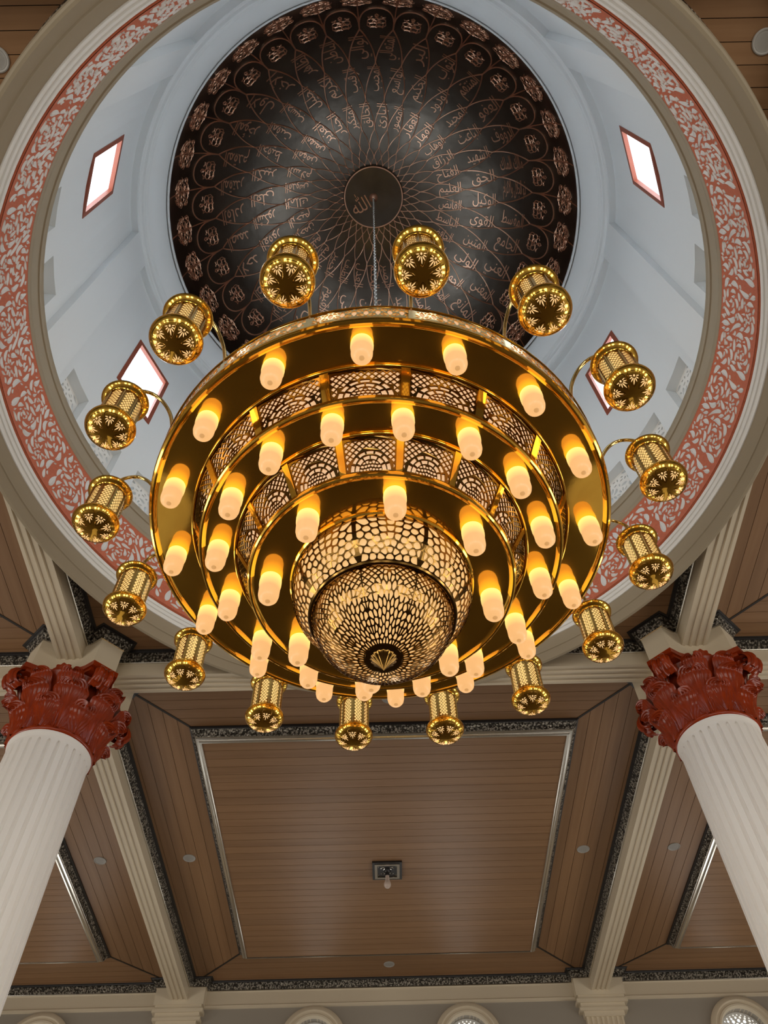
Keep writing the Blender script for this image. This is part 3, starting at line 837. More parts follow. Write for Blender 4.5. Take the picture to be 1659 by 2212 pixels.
def shape_arabic(s):
    right_only = set('اأإآدذرزوؤةى')
    out = []; i = 0; n = len(s)
    nm = lambda ch: unicodedata.name(ch)
    letters = [c for c in s]
    prev_joins = False
    while i < n:
        c = s[i]
        if c == '_': out.append(' '); prev_joins = False; i += 1; continue
        if c == 'ء': out.append('\ufe80'); prev_joins = False; i += 1; continue
        if c == 'ل' and i + 1 < n and s[i + 1] in 'اأإآ':
            base = {'ا': 'ALEF', 'أ': 'ALEF WITH HAMZA ABOVE', 'إ': 'ALEF WITH HAMZA BELOW', 'آ': 'ALEF WITH MADDA ABOVE'}[s[i + 1]]
            out.append(unicodedata.lookup('ARABIC LIGATURE LAM WITH %s %s FORM' % (base, 'FINAL' if prev_joins else 'ISOLATED')))
            prev_joins = False; i += 2; continue
        nxt = i + 1 < n and s[i + 1] not in '_ء'
        can = c not in right_only
        form = ('MEDIAL' if prev_joins else 'INITIAL') if (can and nxt) else ('FINAL' if prev_joins else 'ISOLATED')
        try: out.append(unicodedata.lookup('%s %s FORM' % (nm(c), form)))
        except KeyError: out.append(c)
        prev_joins = can and nxt; i += 1
    return ''.join(out[::-1])
def text_points(s):
    cu = bpy.data.curves.new('lettering', 'FONT'); cu.body = s; cu.size = 1.0; cu.resolution_u = 2; cu.offset = -0.004
    o = bpy.data.objects.new('lettering', cu); C.objects.link(o)
    me = bpy.data.meshes.new_from_object(o)
    v = np.array([tuple(p.co) for p in me.vertices]); f = [tuple(p.vertices) for p in me.polygons]
    bpy.data.objects.remove(o); bpy.data.curves.remove(cu); bpy.data.meshes.remove(me)
    return v, f
def emboss(v, f, fn, t):
    # raised lettering: front faces plus walls along the outline
    edges = {}
    for q in f:
        for i in range(len(q)):
            a, b = q[i], q[(i + 1) % len(q)]
            edges[(a, b)] = edges.get((a, b), 0) + 1
    n = len(v); vs = [fn(x, y, t) for x, y, _ in v] + [fn(x, y, 0.0) for x, y, _ in v]
    fs = list(f) + [(b, a, a + n, b + n) for (a, b) in edges if (b, a) not in edges]
    return vs, fs
for row, (thc, size, maxlen, az0, i0) in enumerate(((26.0, 0.245, 0.42, -17.05, 18), (38.3, 0.30, 0.46, -11.6, 51), (50.3, 0.35, 0.50, -6.15, 85))):
    for k in range(NP):
        i = row * NP + k
        v, f = text_points(shape_arabic(NAMES[i]))
        if not len(v): continue
        lo, hi = v.min(0), v.max(0); c = (lo + hi) / 2
        wdt = hi[0] - lo[0]; sx = min(size, maxlen / wdt); sx = max(sx, min(size * 1.25, 0.30 / wdt)); sy = size * 0.95
        az = math.radians(az0) + (i + 1 - i0) * DAZ; th = math.radians(thc)
        def fn(x, y, w, c=c, sx=sx, sy=sy):
            t = th + (x - c[0]) * sx / 3.05
            return dome_map(t, -(y - c[1]) * sy / (DA * math.sin(th)), 0.002 + w)
        vs, fs = emboss(v, f, fn, 0.008)
        obj('inscription', mesh('inscription', vs, fs, M['copper']), dome, rot=(0, 0, az))
# centre medallion, hook and the word above the hook
md = G(); md.lathe([(0.0, 0.0), (0.52, 0.0), (0.555, 0.0), (0.575, 0.02), (0.575, 0.08)], 64)
md.obj('medallion', M['bronze'], dome, 40, loc=(0, 0, 2.70))
md = G(); md.tube([(0.558 * math.cos(2 * PI * i / 64), 0.558 * math.sin(2 * PI * i / 64), 0) for i in range(64)], 0.014, 8, True)
md.obj('medallion_rim', M['copper'], dome, 60, loc=(0, 0, 2.70))
v, f = text_points('\ufdf2')
c = (v.min(0) + v.max(0)) / 2
def fn(x, y, w):
    a = math.radians(28); X, Y = (x - c[0]) * 0.30, (y - c[1]) * 0.36
    x2, y2 = X * math.cos(a) - Y * math.sin(a), X * math.sin(a) + Y * math.cos(a)
    return (-0.28 + x2, 0.09 - y2, -0.002 - w)
vs, fs = emboss(v, f, fn, 0.008)
obj('inscription', mesh('inscription', vs, fs, M['copper']), dome, loc=(0, 0, 2.70))
md = G(); md.lathe([(0.0, -0.06), (0.03, -0.055), (0.05, -0.03), (0.075, -0.02), (0.085, 0.0)], 24); md.obj('hook_rose', M['copper'], dome, 50, loc=(0, 0, 2.70))

# ================================================================== COLUMNS
def abacus_poly(k=1.0, n=6):
    s, l, h = AB; pts = []
    for q in range(4):
        a = q * PI / 2; ca, sa = math.cos(a), math.sin(a)
        for i in range(n + 1):
            t = -1 + 2 * i / n
            x = h + (l - h) * abs(t) ** 2.0; y = s * t
            pts.append((k * (x * ca - y * sa), k * (x * sa + y * ca)))
    return pts
def shaft_mesh():
    NFL = 28; R = 0.455; hs = [-EYE + 0.35, 5.80, 5.90]; US = (-1.0, -0.40, -0.36, -0.28, -0.15, 0.0, 0.15, 0.28, 0.36, 0.40)
    y0 = 5.955; PER = len(US)
    hs += [y0 + 0.005 * i for i in range(0, 9)] + [6.01, 6.03, 6.06, 6.075, 6.10]
    vs = []; fs = []; N = NFL * PER
    for h in hs:
        bulge = 0.0 if h < 6.03 else min(0.018, (h - 6.03) * 0.5)
        for k in range(N):
            u = US[k % PER]; a = 2 * PI * (k // PER + 0.5 + u / 2) / NFL
            half = 0.38; u = abs(u)
            if h > y0:
                q = (h - y0) / 0.036; half = 0.38 * math.sqrt(max(0, 1 - q * q)) if q < 1 else 0
            d = 0.026 * math.sqrt(max(0, 1 - (u / half) ** 2)) if half > 1e-3 and u < half else 0.0
            r = R + bulge - d + 0.012 * max(0, (2.0 - h) / 6)
            vs.append((r * math.cos(a), r * math.sin(a), h + EYE))
    for j in range(len(hs) - 1):
        for k in range(N): fs.append((j * N + k, j * N + (k + 1) % N, (j + 1) * N + (k + 1) % N, (j + 1) * N + k))
    return mesh('shaft', vs, fs, M['shaft'], 40)
def acanthus(height, width, base_r, out, curl, m):
    """one acanthus leaf standing against the bell; local x = outward"""
    NU, NV = 37, 34; vs = []; fs = []
    spine = []
    for j in range(NV):
        t = j / (NV - 1)
        if t < 0.68:
            q = t / 0.68; spine.append((base_r + 0.02 + out * 0.40 * q ** 2.2, height * q, 1.25 * q * q * 0.35))
        else:
            q = (t - 0.68) / 0.32; a = q * 2.7
            spine.append((base_r + 0.02 + out * 0.40 + curl * (1 - math.cos(a)) , height + curl * 0.9 * math.sin(a), 0.4 + a))
    for j in range(NV):
        t = j / (NV - 1); x, z, tilt = spine[j]
        jm, jp = max(0, j - 1), min(NV - 1, j + 1)
        tx, tz = spine[jp][0] - spine[jm][0], spine[jp][1] - spine[jm][1]
        L = math.hypot(tx, tz) or 1; nx, nz = tz / L, -tx / L
        w = width * (0.55 + 0.5 * math.sin(PI * min(1, t * 1.05)) ** 0.8) * (1 - 0.75 * max(0, (t - 0.72) / 0.28) ** 2)
        w *= 0.94 + 0.10 * abs(math.sin(PI * (t * 5.2)))
        for i in range(NU):
            s = -1 + 2 * i / (NU - 1)
            vein = 0.0075 * math.cos(2 * PI * (t * 3.0 - abs(s) * 4.2)) * min(1, abs(s) * 4) * (1 - 0.3 * abs(s))
            rib = 0.016 * math.exp(-(s / 0.10) ** 2)
            cup = 0.05 * width / 0.2 * (0.5 - s * s) 
            k = vein + rib + cup
            ang = s * w / (base_r + 0.06)
            rr = x + nx * k
            vs.append((rr * math.cos(ang), rr * math.sin(ang), z + nz * k))
    for j in range(NV - 1):
        for i in range(NU - 1):
            a = j * NU + i; fs.append((a, a + 1, a + NU + 1, a + NU))
    return mesh('acanthus_leaf', vs, fs, m, 70)
def volute(m):
    """corner scroll of the capital under the abacus horn; local x = along the diagonal"""
    g = G()
    for s in (-1, 1):
        pts, rad = [], []
        for i in range(26):
            t = i / 25; a = -PI * 0.35 + t * 2.9 * PI; R = 0.125 * (1 - 0.72 * t)
            pts.append((0.70 + R * math.cos(a), s * (0.035 + 0.03 * (1 - t)), 0.70 + R * math.sin(a)))
            rad.append(0.040 * (1 - 0.55 * t))
        g.tube(pts, rad, 8)
        st = [(0.50, s * 0.17, 0.34), (0.525, s * 0.14, 0.48), (0.56, s * 0.10, 0.60), (0.62, s * 0.06, 0.68), (0.70, s * 0.04, 0.68)]
        g.tube(st, [0.022, 0.032, 0.038, 0.038, 0.03], 8)
    # fleshy back of the scroll with ribs
    n, k = 16, 13; vs = []; fs = []
    for i in range(n):
        t = i / (n - 1); a = -PI * 0.5 + t * 1.45 * PI; R = 0.138
        for j in range(k):
            s = -1 + 2 * j / (k - 1); rr = R * (1 + 0.07 * math.cos(5 * PI * s)) * (1 - 0.15 * s * s)
            vs.append((0.69 + rr * math.cos(a) - 0.03 * s * s, s * 0.12, 0.69 + rr * math.sin(a)))
    for i in range(n - 1):
        for j in range(k - 1):
            q = i * k + j; fs.append((q, q + 1, q + k + 1, q + k))
    g.add(vs, fs)
    return g.mesh('volute', m, 70)
def rosette(m):
    g = G(); n = 40; vs = [(0.055, 0, 0)]; fs = []
    for j, (r, x) in enumerate(((0.03, 0.06), (0.055, 0.05), (0.095, 0.055), (0.11, 0.03), (0.09, 0.0))):
        for i in range(n):
            a = 2 * PI * i / n; q = r * (1 + (0.14 * math.cos(8 * a) if j >= 2 else 0))
            vs.append((x, q * math.cos(a), q * math.sin(a)))
    for i in range(n): fs.append((0, 1 + i, 1 + (i + 1) % n))
    for j in range(4):
        for i in range(n): fs.append((1 + j * n + i, 1 + j * n + (i + 1) % n, 1 + (j + 1) * n + (i + 1) % n, 1 + (j + 1) * n + i))
    g.add(vs, fs); return g.mesh('rosette', m, 60)
sm = shaft_mesh(); RM = M['capital']
lo_leaf = acanthus(0.29, 0.175, 0.455, 0.20, 0.058, RM)
hi_leaf = acanthus(0.50, 0.180, 0.455, 0.34, 0.062, RM)
sm_leaf = acanthus(0.66, 0.13, 0.455, 0.44, 0.050, RM)
vol = volute(RM); ros = rosette(RM)
g = G(); g.lathe([(0.44, 0.0), (0.445, 0.2), (0.455, 0.4), (0.50, 0.58), (0.565, 0.70), (0.60, 0.76), (0.45, 0.80)], 48); bell = g.mesh('bell', RM, 40)
g = G(); g.lathe([(0.44, -0.035), (0.470, -0.035), (0.488, -0.02), (0.492, 0.0), (0.486, 0.022), (0.470, 0.035), (0.44, 0.036)], 64); astr = g.mesh('astragal', RM, 50)
g = G(); g.prism(abacus_poly(1.13), 0.795, 0.865); g.prism(abacus_poly(1.06), 0.75, 0.795); abm = g.mesh('abacus', RM, 30)
g = G(); g.prism(abacus_poly(1.07), 0.0, 0.022); g.prism(abacus_poly(1.02), 0.022, 0.60); pier = g.mesh('pier_block', M['cream'], 25)
g = G(); g.lathe([(0.0, 0.0), (0.66, 0.0), (0.66, 0.12), (0.62, 0.14), (0.64, 0.20), (0.60, 0.26), (0.52, 0.28), (0.54, 0.33), (0.50, 0.36), (0.44, 0.36)], 48); basem = g.mesh('column_base', M['shaft'], 40)
for s, lab in ((-1, 'white fluted column with red leafy capital at the left edge of the picture'), (1, 'white fluted column with red leafy capital at the right edge of the picture')):
    col = empty('column', (s * COLX, COLY, 0)); tag(col, lab, 'column', 'fluted columns under the dome')
    obj('shaft', sm, col); obj('column_base', basem, col)
    cap = obj('capital', bell, col, loc=(0, 0, Z(6.12))); cap['label'] = 'glossy red leafy capital'
    obj('astragal', astr, cap)
    for k in range(8):
        obj('acanthus_leaf', lo_leaf, cap, rot=(0, 0, 2 * PI * k / 8))
        obj('acanthus_leaf', hi_leaf, cap, rot=(0, 0, 2 * PI * (k + 0.5) / 8))
    for k in range(4):
        for d in (-0.30, 0.30): obj('acanthus_leaf', sm_leaf, cap, rot=(0, 0, PI / 2 * k + d))
        obj('volute', vol, cap, rot=(0, 0, PI / 2 * (k + 0.5)))
        obj('rosette', ros, cap, loc=(0.49 * math.cos(PI / 2 * k), 0.49 * math.sin(PI / 2 * k), 0.825), rot=(0, 0, PI / 2 * k))
    obj('abacus', abm, cap)
    obj('pier_block', pier, col, loc=(0, 0, Z(6.985)))

# ================================================================== CHANDELIER
ch = empty('chandelier', (CX, CY, Z(4.885)))
tag(ch, 'huge tiered brass chandelier with sixteen pierced lanterns and rows of glowing bulbs', 'chandelier')
def cp(name, prof, m, n=128, smooth=30, parent=None):
    g = G(); g.lathe(prof, n); return g.obj(name, M[m], parent or ch, smooth)
# trays: rims and polished plates
cp('tray_rim', [(1.66, 0.0), (1.672, -0.006), (1.684, -0.022), (1.697, -0.026), (1.712, -0.018), (1.720, -0.004), (1.722, 0.012), (1.718, 0.022), (1.70, 0.024)], 'brass')
cp('tray_plate', [(1.395, 0.0), (1.67, 0.0)], 'brass')
cp('tray_rim', [(1.26, -0.285), (1.275, -0.291), (1.285, -0.303), (1.297, -0.305), (1.307, -0.297), (1.313, -0.28), (1.310, -0.262), (1.298, -0.252), (1.270, -0.248)], 'brass')
cp('tray_plate', [(1.04, -0.285), (1.27, -0.285)], 'brass')
cp('tray_rim', [(0.88, -0.585), (0.893, -0.591), (0.903, -0.603), (0.914, -0.605), (0.924, -0.597), (0.930, -0.58), (0.927, -0.562), (0.915, -0.552), (0.89, -0.548)], 'brass')
cp('tray_plate', [(0.60, -0.585), (0.89, -0.585)], 'brass')
# crown above the trays
cp('crown_plate', [(1.705, 0.199), (1.722, 0.201), (1.724, 0.209), (1.70, 0.217), (1.2, 0.30), (0.7, 0.36), (0.3, 0.42), (0.12, 0.5), (0.06, 0.62), (0.03, 0.66), (0.0, 0.66)], 'brass')
# pierced outer band, sixteen panels of daisies
BS = 1.715; BW = 2 * PI * BS / 16; BH = 0.170
def band_holes():
    holes = []; n = 8; st = (BW - 0.055) / n
    for k in range(n):
        x = 0.05 + (k + 0.5) * st; up = k % 2 == 0
        fl = (lambda p: p) if up else (lambda p: [(q[0], BH - q[1]) for q in p][::-1])
        holes.append(fl(circle(x, 0.019, 0.010, 8, 0.008)))
        for ang, s0, ln, wd in ((90, 0.022, 0.092, 0.034), (52, 0.024, 0.050, 0.019), (128, 0.024, 0.050, 0.019), (18, 0.020, 0.036, 0.014), (162, 0.020, 0.036, 0.014)):
            a = math.radians(ang)
            holes.append(fl(leaf(x + s0 * math.cos(a), 0.019 + s0 * math.sin(a), a, ln, wd, n=7)[0]))
        for d in (-1, 1): holes.append(fl(circle(x + d * 0.024, 0.118, 0.009, 8, 0.013)))
    return holes
g = G(); g.pierced(edge_rect(0, BW, 0, BH, 10), band_holes(), 0.008, lambda u, v, w: ((BS - w) * math.cos(u / BS), (BS - w) * math.sin(u / BS), 0.025 + v * 1.03))
bm = g.mesh('pierced_band', M['brass_light'])
PH_L = math.radians(7.65); STEP = 2 * PI / 16
for k in range(16): obj('pierced_band', bm, ch, rot=(0, 0, PH_L + k * STEP - 0.012))
cp('band_diffuser', [(1.695, 0.03), (1.695, 0.205)], 'band_diff')
# lattice walls of the two lower tiers
def lattice_holes(w, h, cell, gap=0.0052):
    holes = []; pk = Packer(gap)
    aw, ah = w * 0.41, h * 0.56        # arch half width and height, standing on the lower edge
    x0, x1, y0, y1 = -w / 2 + 0.008, w / 2 - 0.008, 0.016, h - 0.040
    inarch = lambda x, y, e=0.0: (x / (aw + e)) ** 2 + (y / (ah + e)) ** 2 < 1
    ny = int(h / cell) + 2; nx = int(w / cell) + 2; hs = cell / 2 - gap * 0.72
    for j in range(-1, 2 * ny):
        for i in range(-nx, nx + 1):
            cx_, cy_ = (i + 0.5 * (j % 2)) * cell, y1 - j * cell / 2
            d = [(cx_ - hs, cy_), (cx_, cy_ - hs), (cx_ + hs, cy_), (cx_, cy_ + hs)]
            if cy_ < y0 or abs(cx_) > x1: continue
            if inarch(cx_, cy_, 0.012): continue
            q = [(min(max(px, x0), x1), min(max(py, y0), y1)) for px, py in d]
            if any(inarch(px, py, 0.008) for px, py in q):
                q = [(px, py) if not inarch(px, py, 0.008) else (px * 1.0, None) for px, py in q]
                q = [p for p in q if p[1] is not None]
            if len(q) >= 3:
                A = abs(sum(q[i][0] * q[(i + 1) % len(q)][1] - q[(i + 1) % len(q)][0] * q[i][1] for i in range(len(q)))) / 2
                if A > 0.00006: holes.append(q)
    sy = ah / aw
    # rings of cells under the arch
    for r0, r1, cnt in ((0.80, 0.97, 7), (0.56, 0.75, 6)):
        for k in range(cnt):
            a0, a1 = PI * k / cnt + 0.045, PI * (k + 1) / cnt - 0.045
            q = ring_cell(0, 0.016, r0 * aw, r1 * aw, a0, a1, 5, sy * 0.97); holes.append(q)
    bd = [(0.53 * aw * math.cos(PI * i / 14), 0.018 + 0.53 * ah * math.sin(PI * i / 14) * 0.97) for i in range(15)]
    sd = [(fx * aw, 0.018 + fy * ah, 1.0, 0.0) for fx, fy in ((0, 0.10), (0.14, 0.06), (-0.14, 0.06), (0.30, 0.05), (-0.30, 0.05), (0.45, 0.05), (-0.45, 0.05), (0.08, 0.24), (-0.08, 0.24), (0.24, 0.22), (-0.24, 0.22), (0.38, 0.2), (-0.38, 0.2), (0, 0.40), (0.15, 0.40), (-0.15, 0.40), (0.30, 0.36), (-0.30, 0.36), (0, 0.52))]
    holes += cells_of(sd, bd, gap * 0.8, 0.3, 1)
    return holes + pk.holes
def tier(ra, za, rb, zb, cell, phase0):
    rm = (ra + rb) / 2; w = 2 * PI * rm / 16 * 0.90; h = math.hypot(ra - rb, za - zb)
    def mp(u, v, d):                   # v runs from the lower edge (rb, zb) to the upper edge (ra, za)
        t = v / h; r = rb + (ra - rb) * t - d; a = u / rm
        return (r * math.cos(a), r * math.sin(a), zb + (za - zb) * t)
    g = G(); g.pierced(edge_rect(-w / 2, w / 2, 0, h, 10), lattice_holes(w, h, cell), 0.008, mp)
    pm = g.mesh('lattice_panel', M['brass_cut'])
    g = G(); hw = 2 * PI * rm / 16 * 0.05 + 0.003
    g.pierced(edge_rect(-hw, hw, 0, h, 2), [], 0.012, lambda u, v, d: mp(u, v, d - 0.008))
    sm_ = g.mesh('post', M['brass'])
    for k in range(16):
        obj('lattice_panel', pm, ch, rot=(0, 0, phase0 + k * STEP)); obj('post', sm_, ch, rot=(0, 0, phase0 + (k + 0.5) * STEP))
    cp('tier_diffuser', [(rb - 0.03, zb), (ra - 0.03, za)], 'diff')
    g = G()
    g.tube([((ra + 0.004) * math.cos(2 * PI * i / 128), (ra + 0.004) * math.sin(2 * PI * i / 128), za - 0.006) for i in range(128)], 0.012, 8, True)
    g.obj('bead', M['brass'], ch, 60)
tier(1.395, -0.005, 1.285, -0.25, 0.047, math.radians(-104.8) + 0.5 * STEP + 0.5 * STEP * 0.0 + math.radians(0.0))
tier(1.045, -0.290, 0.905, -0.55, 0.044, math.radians(-93.5))
# bowl
UP_P = [(0.612, -0.588), (0.618, -0.63), (0.617, -0.68), (0.607, -0.74), (0.588, -0.79), (0.560, -0.835), (0.520, -0.885), (0.482, -0.92)]
LO_P = [(0.462, -0.925), (0.460, -0.97), (0.449, -1.02), (0.425, -1.075), (0.388, -1.13), (0.335, -1.185), (0.268, -1.232), (0.190, -1.267), (0.115, -1.285)]
def prof_fn(P):
    d = [0.0]
    for i in range(1, len(P)): d.append(d[-1] + math.hypot(P[i][0] - P[i - 1][0], P[i][1] - P[i - 1][1]))
    L = d[-1]
    rs = [p[0] for p in P]; zs = [p[1] for p in P]
    def f(s): return float(np.interp(s, d, rs)), float(np.interp(s, d, zs))
    return f, L
def bowl_map(P, scale=1.0):
    f, L = prof_fn(P)
    def mp(u, v, w):                   # u is an arc length on the circle at this height, v = arc length from the top
        r, z = f(v); r2, z2 = f(min(L, v + 0.01)); r1, z1 = f(max(0, v - 0.01))
        tx, tz = r2 - r1, z2 - z1; q = math.hypot(tx, tz) or 1; nx, nz = -tz / q, tx / q
        R = r - nx * w; a = u / max(r, 0.02)
        return (R * math.cos(a), R * math.sin(a), z - nz * w)
    return mp, f, L
def convex_bound(f, L, ex, y0, y1):
    hw = lambda v: PI * f(v)[0] / 8 - ex
    vs = np.linspace(y0, y1, 9)
    return [(-hw(v), v) for v in vs] + [(hw(v), v) for v in vs[::-1]]
def upper_bowl_holes(f, L):
    base = L - 0.012; seeds = []
    for rr, cnt in ((0.018, 1), (0.060, 5), (0.108, 8), (0.158, 11), (0.212, 13), (0.268, 15), (0.325, 17)):
        for k in range(cnt):
            a = PI * (k + 0.5) / cnt
            x, y = rr * math.cos(a), base - rr * math.sin(a) * 1.02
            if y > -0.02 and abs(x) < PI * 0.62 / 8 + 0.03: seeds.append((x, y, 1.0, 0.0))
    return cells_of(seeds, convex_bound(f, L, 0.014, 0.014, L - 0.014), 0.0088, 0.16, 2)
def lower_bowl_holes(f, L):
    hw = lambda v: PI * f(min(max(v, 0), L))[0] / 8
    flame = lambda y: 0.0 if y < 0.03 else min(1.0, ((y - 0.03) / (0.50 * L)) ** 0.72)      # share of the sector taken by leaf work
    cell = 2 * hw(0.0) / 8; seeds = []
    for j in range(0, 26):
        y = 0.006 + j * cell / 2
        if y > L * 0.62: break
        cw = 2 * hw(y) / 8
        for i in range(-5, 6):
            x = (i + 0.5 * (j % 2)) * cw
            if abs(x) <= hw(y) + cw and abs(x) >= flame(y) * hw(y) * 0.98 + (0.006 if j > 3 else 0): seeds.append((x, y, 0.999, 0.0))
    rnd = random.Random(21); K2 = 2.5; lf = []
    def ang(x, y): return PI / 2 + 0.55 * max(-1, min(1, x / max(hw(y), 1e-3))) * (1 if y < 0.75 * L else 0.3)
    def far(x, y, lst):
        sc = 0.60 + 0.40 * min(1.0, hw(y) / 0.15)
        for (x2, y2, _, a2) in lst:
            a = 0.5 * (ang(x, y) + a2); ca, sa = math.cos(a), math.sin(a); dx, dy = x2 - x, y2 - y
            u = (dx * ca + dy * sa) / K2; v = -dx * sa + dy * ca
            if math.hypot(u, v) < 0.0215 * sc: return False
        return True
    for _ in range(9000):
        y = rnd.uniform(0.045, L - 0.004); x = rnd.uniform(0.0, hw(y)) if rnd.random() > 0.12 else 0.0
        if 0 < x < 0.008 or x > flame(y) * hw(y) - (0.004 if flame(y) < 1 else 0.006): continue
        if far(x, y, lf):
            lf.append((x, y, K2, ang(x, y)))
            if x > 0: lf.append((-x, y, K2, ang(-x, y)))
    return cells_of(seeds + lf, convex_bound(f, L, 0.0040, 0.008, L - 0.008), 0.0080, 0.13, 1)
for P, fnc, nm, nv in ((UP_P, upper_bowl_holes, 'bowl_panel', 14), (LO_P, lower_bowl_holes, 'bowl_sector', 20)):
    mp, f, L = bowl_map(P)
    hwv = lambda v: PI * f(v)[0] / 8
    vv = [L * i / nv for i in range(nv + 1)]
    top = [(-hwv(0) + 2 * hwv(0) * i / 12, 0.0) for i in range(12)]; bot = [(hwv(L) - 2 * hwv(L) * i / 8, L) for i in range(8)]
    outline = top + [(hwv(v), v) for v in vv[:-1]] + bot + [(-hwv(v), v) for v in vv[::-1][:-1]]
    g = G(); g.pierced(outline, fnc(f, L), 0.007, mp)
    bmesh_ = g.mesh(nm, M['brass_cut'])
    for k in range(8): obj(nm, bmesh_, ch, rot=(0, 0, math.radians(-84) + k * PI / 4))
cp('bowl_glass', [(r - 0.022, z) for r, z in UP_P], 'bowl_diff', 64)
cp('bowl_glass', [(max(0.02, r - 0.02), z + 0.012) for r, z in LO_P] + [(0.02, -1.27)], 'bowl_diff', 64)
cp('bowl_ring', [(0.60, -0.582), (0.63, -0.584), (0.636, -0.594), (0.626, -0.604), (0.612, -0.606)], 'brass', 96)
cp('bowl_ring', [(0.488, -0.912), (0.492, -0.922), (0.484, -0.932), (0.468, -0.934), (0.455, -0.926)], 'brass_cut', 96)
cp('bowl_boss', [(0.125, -1.276), (0.118, -1.284), (0.10, -1.287), (0.0, -1.290)], 'brass_cut', 48)
g = G(); n = 96; vs = []; fs = []
for j, (r, z) in enumerate(((0.088, -1.270), (0.086, -1.284), (0.066, -1.302), (0.042, -1.328), (0.020, -1.356), (0.0, -1.385))):
    for i in range(n):
        a = 2 * PI * i / n; q = r * (1 + 0.035 * math.cos(16 * a)); vs.append((q * math.cos(a), q * math.sin(a), z))
for j in range(5):
    for i in range(n): fs.append((j * n + i, j * n + (i + 1) % n, (j + 1) * n + (i + 1) % n, (j + 1) * n + i))
g.add(vs, fs); g.obj('finial', M['brass_cut'], ch, 60)
# bulbs standing on the plates
g = G(); g.lathe([(0.0, -0.236), (0.028, -0.234), (0.050, -0.222), (0.064, -0.202), (0.070, -0.172), (0.071, -0.10), (0.075, -0.07), (0.0755, -0.03), (0.073, -0.004), (0.05, 0.0)], 28)
bulb_m = g.mesh('bulb', M['bulb'], 60)
g = G(); g.lathe([(0.0, -0.2385), (0.010, -0.238), (0.017, -0.2365), (0.019, -0.233)], 16); nub_m = g.mesh('bulb_tip', M['nub'], 60)
for r, z, n, ph in ((1.55, 0.0, 16, -93.6), (1.165, -0.285, 16, -104.8), (0.765, -0.585, 8, -83.0)):
    for k in range(n):
        a = math.radians(ph) + 2 * PI * k / n
        b = obj('bulb', bulb_m, ch, loc=(r * math.cos(a), r * math.sin(a), z - 0.001))
        obj('bulb_tip', nub_m, b)
# lanterns on curved arms
LR = 0.118; LH0, LH1 = 0.070, 0.365
def lantern_lattice():
    g = G(); n = 8; w = 2 * PI * LR / n
    h = LH1 - LH0; holes = []; cell = 0.037; hs = cell / 2 - 0.0030; hx = 0.66
    x1, y0, y1 = w / 2 - 0.012, 0.014, h - 0.012
    for j in range(0, 30):
        for i in range(-4, 5):
            x, y = (i + 0.5 * (j % 2)) * cell * hx, y1 - j * cell / 2
            if abs(x) > x1 or y < y0: continue
            if y > y1 - 0.03 and abs(x) > x1 - 0.012 + (y1 - y) * 0.4: continue
            q = [(x - hs * hx, y), (x, y - hs), (x + hs * hx, y), (x, y + hs)]
            q = [(min(max(px, -x1), x1), min(max(py, y0), y1)) for px, py in q]
            A = abs(sum(q[i][0] * q[(i + 1) % 4][1] - q[(i + 1) % 4][0] * q[i][1] for i in range(4))) / 2
            if A > 0.00002: holes.append(q)
    for k in range(n):
        a0 = 2 * PI * k / n
        g.pierced(edge_rect(-w / 2, w / 2, 0, h, 4), holes, 0.003, lambda u, v, d: ((LR + 0.008 - d) * math.cos(a0 + u / LR), (LR + 0.008 - d) * math.sin(a0 + u / LR), LH0 + v), back=False)
        g.tube([((LR + 0.009) * math.cos(a0 + PI / n), (LR + 0.009) * math.sin(a0 + PI / n), z) for z in (LH0, LH1)], 0.008, 6)
    return g.mesh('lattice_body', M['brass_mid'], 30)
def base_prof(): return [(r_, z_ * 1.2) for r_, z_ in ((0.0, -0.056), (0.03, -0.055), (0.075, -0.050), (0.11, -0.040), (0.135, -0.027), (0.153, -0.012), (0.165, 0.004), (0.170, 0.018), (0.167, 0.030), (0.158, 0.036), (0.148, 0.040), (0.140, 0.052), (0.128, 0.062), (0.11, 0.064),)]
def base_z(r):
    P = base_prof()[:8]; return float(np.interp(r, [p[0] for p in P], [p[1] for p in P]))
def lantern_glow():
    g = G()
    for k in range(8):
        a0 = 2 * PI * (k + 0.5) / 8
        def fn(u, v, w):               # u = outward distance from the axis, v = sideways
            r = math.hypot(u, v); a = a0 + math.atan2(v, u); z = base_z(r) - (0.0016 - w)
            return (r * math.cos(a), r * math.sin(a), z)
        g.slab(circle(0.117, 0, 0.0062, 10), 0.003, fn)
        for ang, ln, wd in ((180, 0.044, 0.0072), (207, 0.030, 0.0064), (153, 0.030, 0.0064), (236, 0.024, 0.0058), (124, 0.024, 0.0058), (268, 0.019, 0.005), (92, 0.019, 0.005)):
            a = math.radians(ang)
            p, _ = leaf(0.117 + 0.013 * math.cos(a), 0.013 * math.sin(a), a, ln, wd, n=6)
            g.slab(p, 0.003, fn)
    return g.mesh('flower_glass', M['lant_base'])
def lantern_rib():
    g = G()
    for k in range(8):
        a0 = 2 * PI * (k + 0.5) / 8
        pts = [(0.045, 0.0)] + [(0.06, 0.012), (0.10, 0.030), (0.128, 0.042), (0.139, 0.036), (0.143, 0.02), (0.144, 0.0), (0.143, -0.02), (0.139, -0.036), (0.128, -0.042), (0.10, -0.030), (0.06, -0.012)]
        P = []
        for u, v in pts:
            r = math.hypot(u, v); a = a0 + math.atan2(v, u); P.append((r * math.cos(a), r * math.sin(a), base_z(r) - 0.0005))
        g.tube(P, 0.0022, 5, True)
    return g.mesh('petal_outline', M['brass_cut'], 60)
lm_ = lantern_lattice(); lg_ = lantern_glow(); lr_ = lantern_rib()
g = G(); g.lathe(base_prof(), 40); lb_ = g.mesh('lantern_base', M['brass'], 35)
